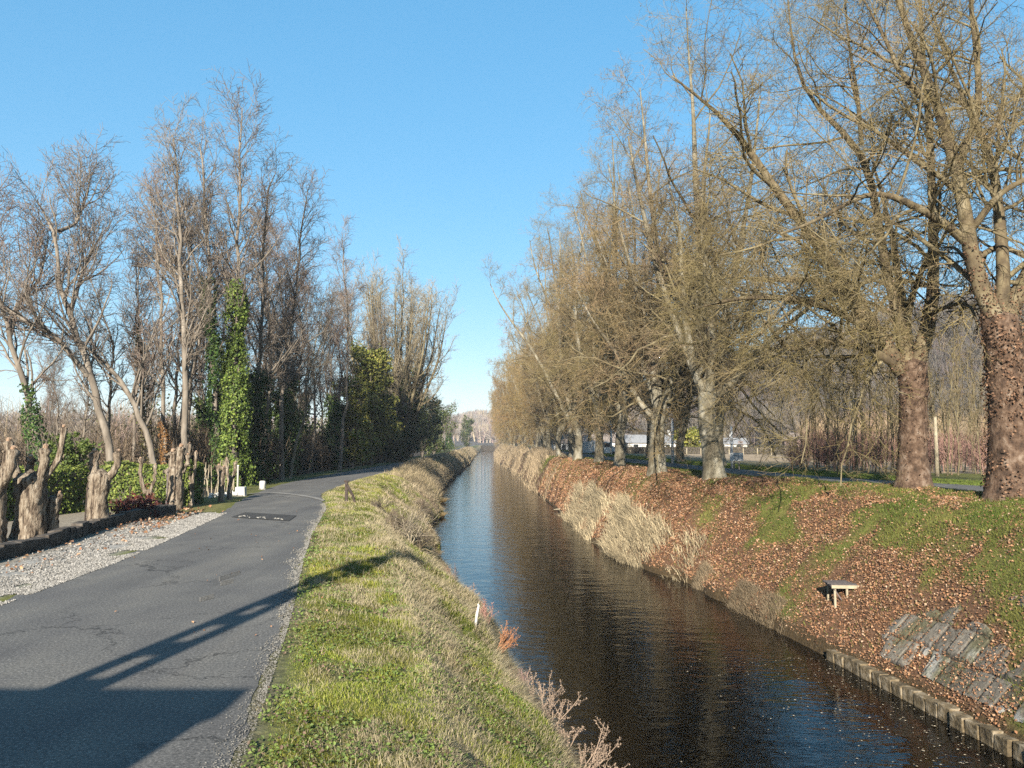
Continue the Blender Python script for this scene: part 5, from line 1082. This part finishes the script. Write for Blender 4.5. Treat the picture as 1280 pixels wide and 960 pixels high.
# dead weeds standing at the near left water edge
def weed(loc, stems, label, seed, h_=.8, colr=(.30, .22, .16), head=True, spread=.35, dirv=(0, 0)):
    r = np.random.default_rng(seed); root = empty('dead_weed', loc); P_ = []; R_ = []
    for k in range(stems):
        d = norm(np.array([dirv[0] + r.normal(0, spread), dirv[1] + r.normal(0, spread), 1.])); p = r.normal(0, .05, 3) * [1, 1, 0]; pts = [p]; hh = h_ * r.uniform(.55, 1.1)
        for q in range(7): d = norm(d + r.normal(0, .07, 3) + [dirv[0] * .02, 0, .03]); p = p + d * hh / 7; pts.append(p)
        P_.append(np.array(pts)); R_.append(np.linspace(.009, .004, 8))
    P_ = np.stack(P_); R_ = np.stack(R_); p2, r2 = grow(P_, R_, 7, .35, 1, (20, 50), .24, 4, .12, .1, .7, r, .0032, cap=.05); V, Fq = tubes(P_, R_, 5); V2, F2 = tubes(p2, r2, 3)
    link('stems', npmesh('stems', np.concatenate([V, V2]), [Fq, F2 + len(V)], M['stick'], False, np.tile(np.array(colr) * 1.2, (len(V) + len(V2), 1))), root)
    if head:
        c = p2[:, 1:].reshape(-1, 3); c = np.repeat(c, 5, 0) + r.normal(0, .012, (len(c) * 5, 3)); n = len(c); V, Fq, C = leaves(c, norm(r.normal(0, 1, (n, 3))), r.uniform(.012, .028, n), np.array(colr) * r.uniform(.7, 1.7, (n, 1)), r); link('seed_heads', npmesh('seed_heads', V, [Fq], M['litter'], False, C), root)['kind'] = 'stuff'
    tag(root, label, 'weed', 'dead weeds at the near left water edge')
def wl_(px, py, z=.6): q = P(px, py, z=z); return (q[0], q[1], float(H(q[0], q[1])))
weed(wl_(688, 925), 6, 'tall dead weed with seed heads standing against the dark water', 1, .85)
weed(wl_(668, 905), 5, 'dead weed with drooping heads just left of the tallest one', 2, .6)
weed(wl_(722, 962), 9, 'sprawling dead weed stretching right over the water at the bottom edge', 3, .75, dirv=(.9, .2), spread=.45)
weed(wl_(700, 948), 8, 'low tangled dead weed between the tall and the sprawling one', 4, .4, spread=.6)
weed(wl_(650, 870), 5, 'short purple-brown dead weed upstream of the tallest weeds', 5, .4, (.27, .17, .15))
weed(wl_(622, 835), 9, 'orange-brown dead weed leaning over the water below the broken stick', 6, .6, (.38, .18, .09), dirv=(.9, 0), spread=.25)
weed(wl_(608, 805), 6, 'faint reddish dead weed behind the broken stick', 7, .65, (.36, .20, .16))
weed(wl_(582, 765), 10, 'brownish dead weed clump halfway to the thorn bush', 8, .6, (.34, .22, .15), spread=.5)
weed(wl_(566, 740), 10, 'dense brownish weed clump nearest the bare thorn bush', 9, .7, (.30, .19, .14), spread=.5)
# bare thorn bush on the left bank
def thorn(px, py, z, h_, label, seed, n=9, colm='plane_branch'):
    q = P(px, py, z=z); b = (q[0], q[1], float(H(q[0], q[1])) - .05); r = np.random.default_rng(seed); root = empty('thorn_bush', b); P_ = []; R_ = []
    for k in range(n):
        d = norm(np.array([r.normal(.1, .6), r.normal(0, .6), 1.])); p = np.zeros(3); pts = [p]
        for q_ in range(8): d = norm(d + r.normal(0, .18, 3)); p = p + d * h_ * r.uniform(.7, 1) / 8; pts.append(p)
        P_.append(np.array(pts)); R_.append(np.linspace(.022, .008, 9))
    P_ = np.stack(P_); R_ = np.stack(R_); p2, r2 = grow(P_, R_, 8, .2, 1, (25, 70), h_ * .5, 5, .2, .02, .6, r, .007); p3, r3 = grow(p2, r2, 7, .1, 1, (25, 70), h_ * .25, 3, .2, 0, .6, r, .0045)
    link('branches', tubemesh('branches', [(P_, R_, 5), (p2, r2, 4)], M[colm], True), root); link('twigs', tubemesh('twigs', [(p3, r3, 3)], M['alder_twig']), root); tag(root, label, 'bush', 'bare bushes on the left bank')
thorn(512, 708, 1.0, 1.5, 'bare thorn bush with pale crooked branches on the left bank', 21, 10, 'wood_pale')
thorn(495, 690, 1.4, .9, 'smaller bare bush behind the pale-branched thorn bush', 22, 8)
thorn(522, 722, .6, .8, 'low brown bush at the water below the thorn bush', 23, 9)
thorn(475, 655, 1.6, .8, 'low grey-brown bush halfway up the bank beyond the thorn bush', 24, 8)
thorn(528, 640, .8, 1.1, 'reddish bare bush near the pointed tussock', 25, 9)

# ------------------------------------------------------------------ air
HAZE = 0.00025
if HAZE:
    m = bpy.data.materials.new('haze'); m.use_nodes = True; t = m.node_tree; t.nodes.remove(t.nodes['Principled BSDF']); pv = t.nodes.new('ShaderNodeVolumePrincipled')
    pv.inputs['Density'].default_value = HAZE; pv.inputs['Color'].default_value = (.8, .88, 1, 1); t.links.new(pv.outputs[0], t.nodes['Material Output'].inputs['Volume'])
    M['haze'] = m; mb = MB(); mb.box((0, 2000, 25.5), (8400, 4200, 59)); tag(mb.build('haze', m), kind='stuff')
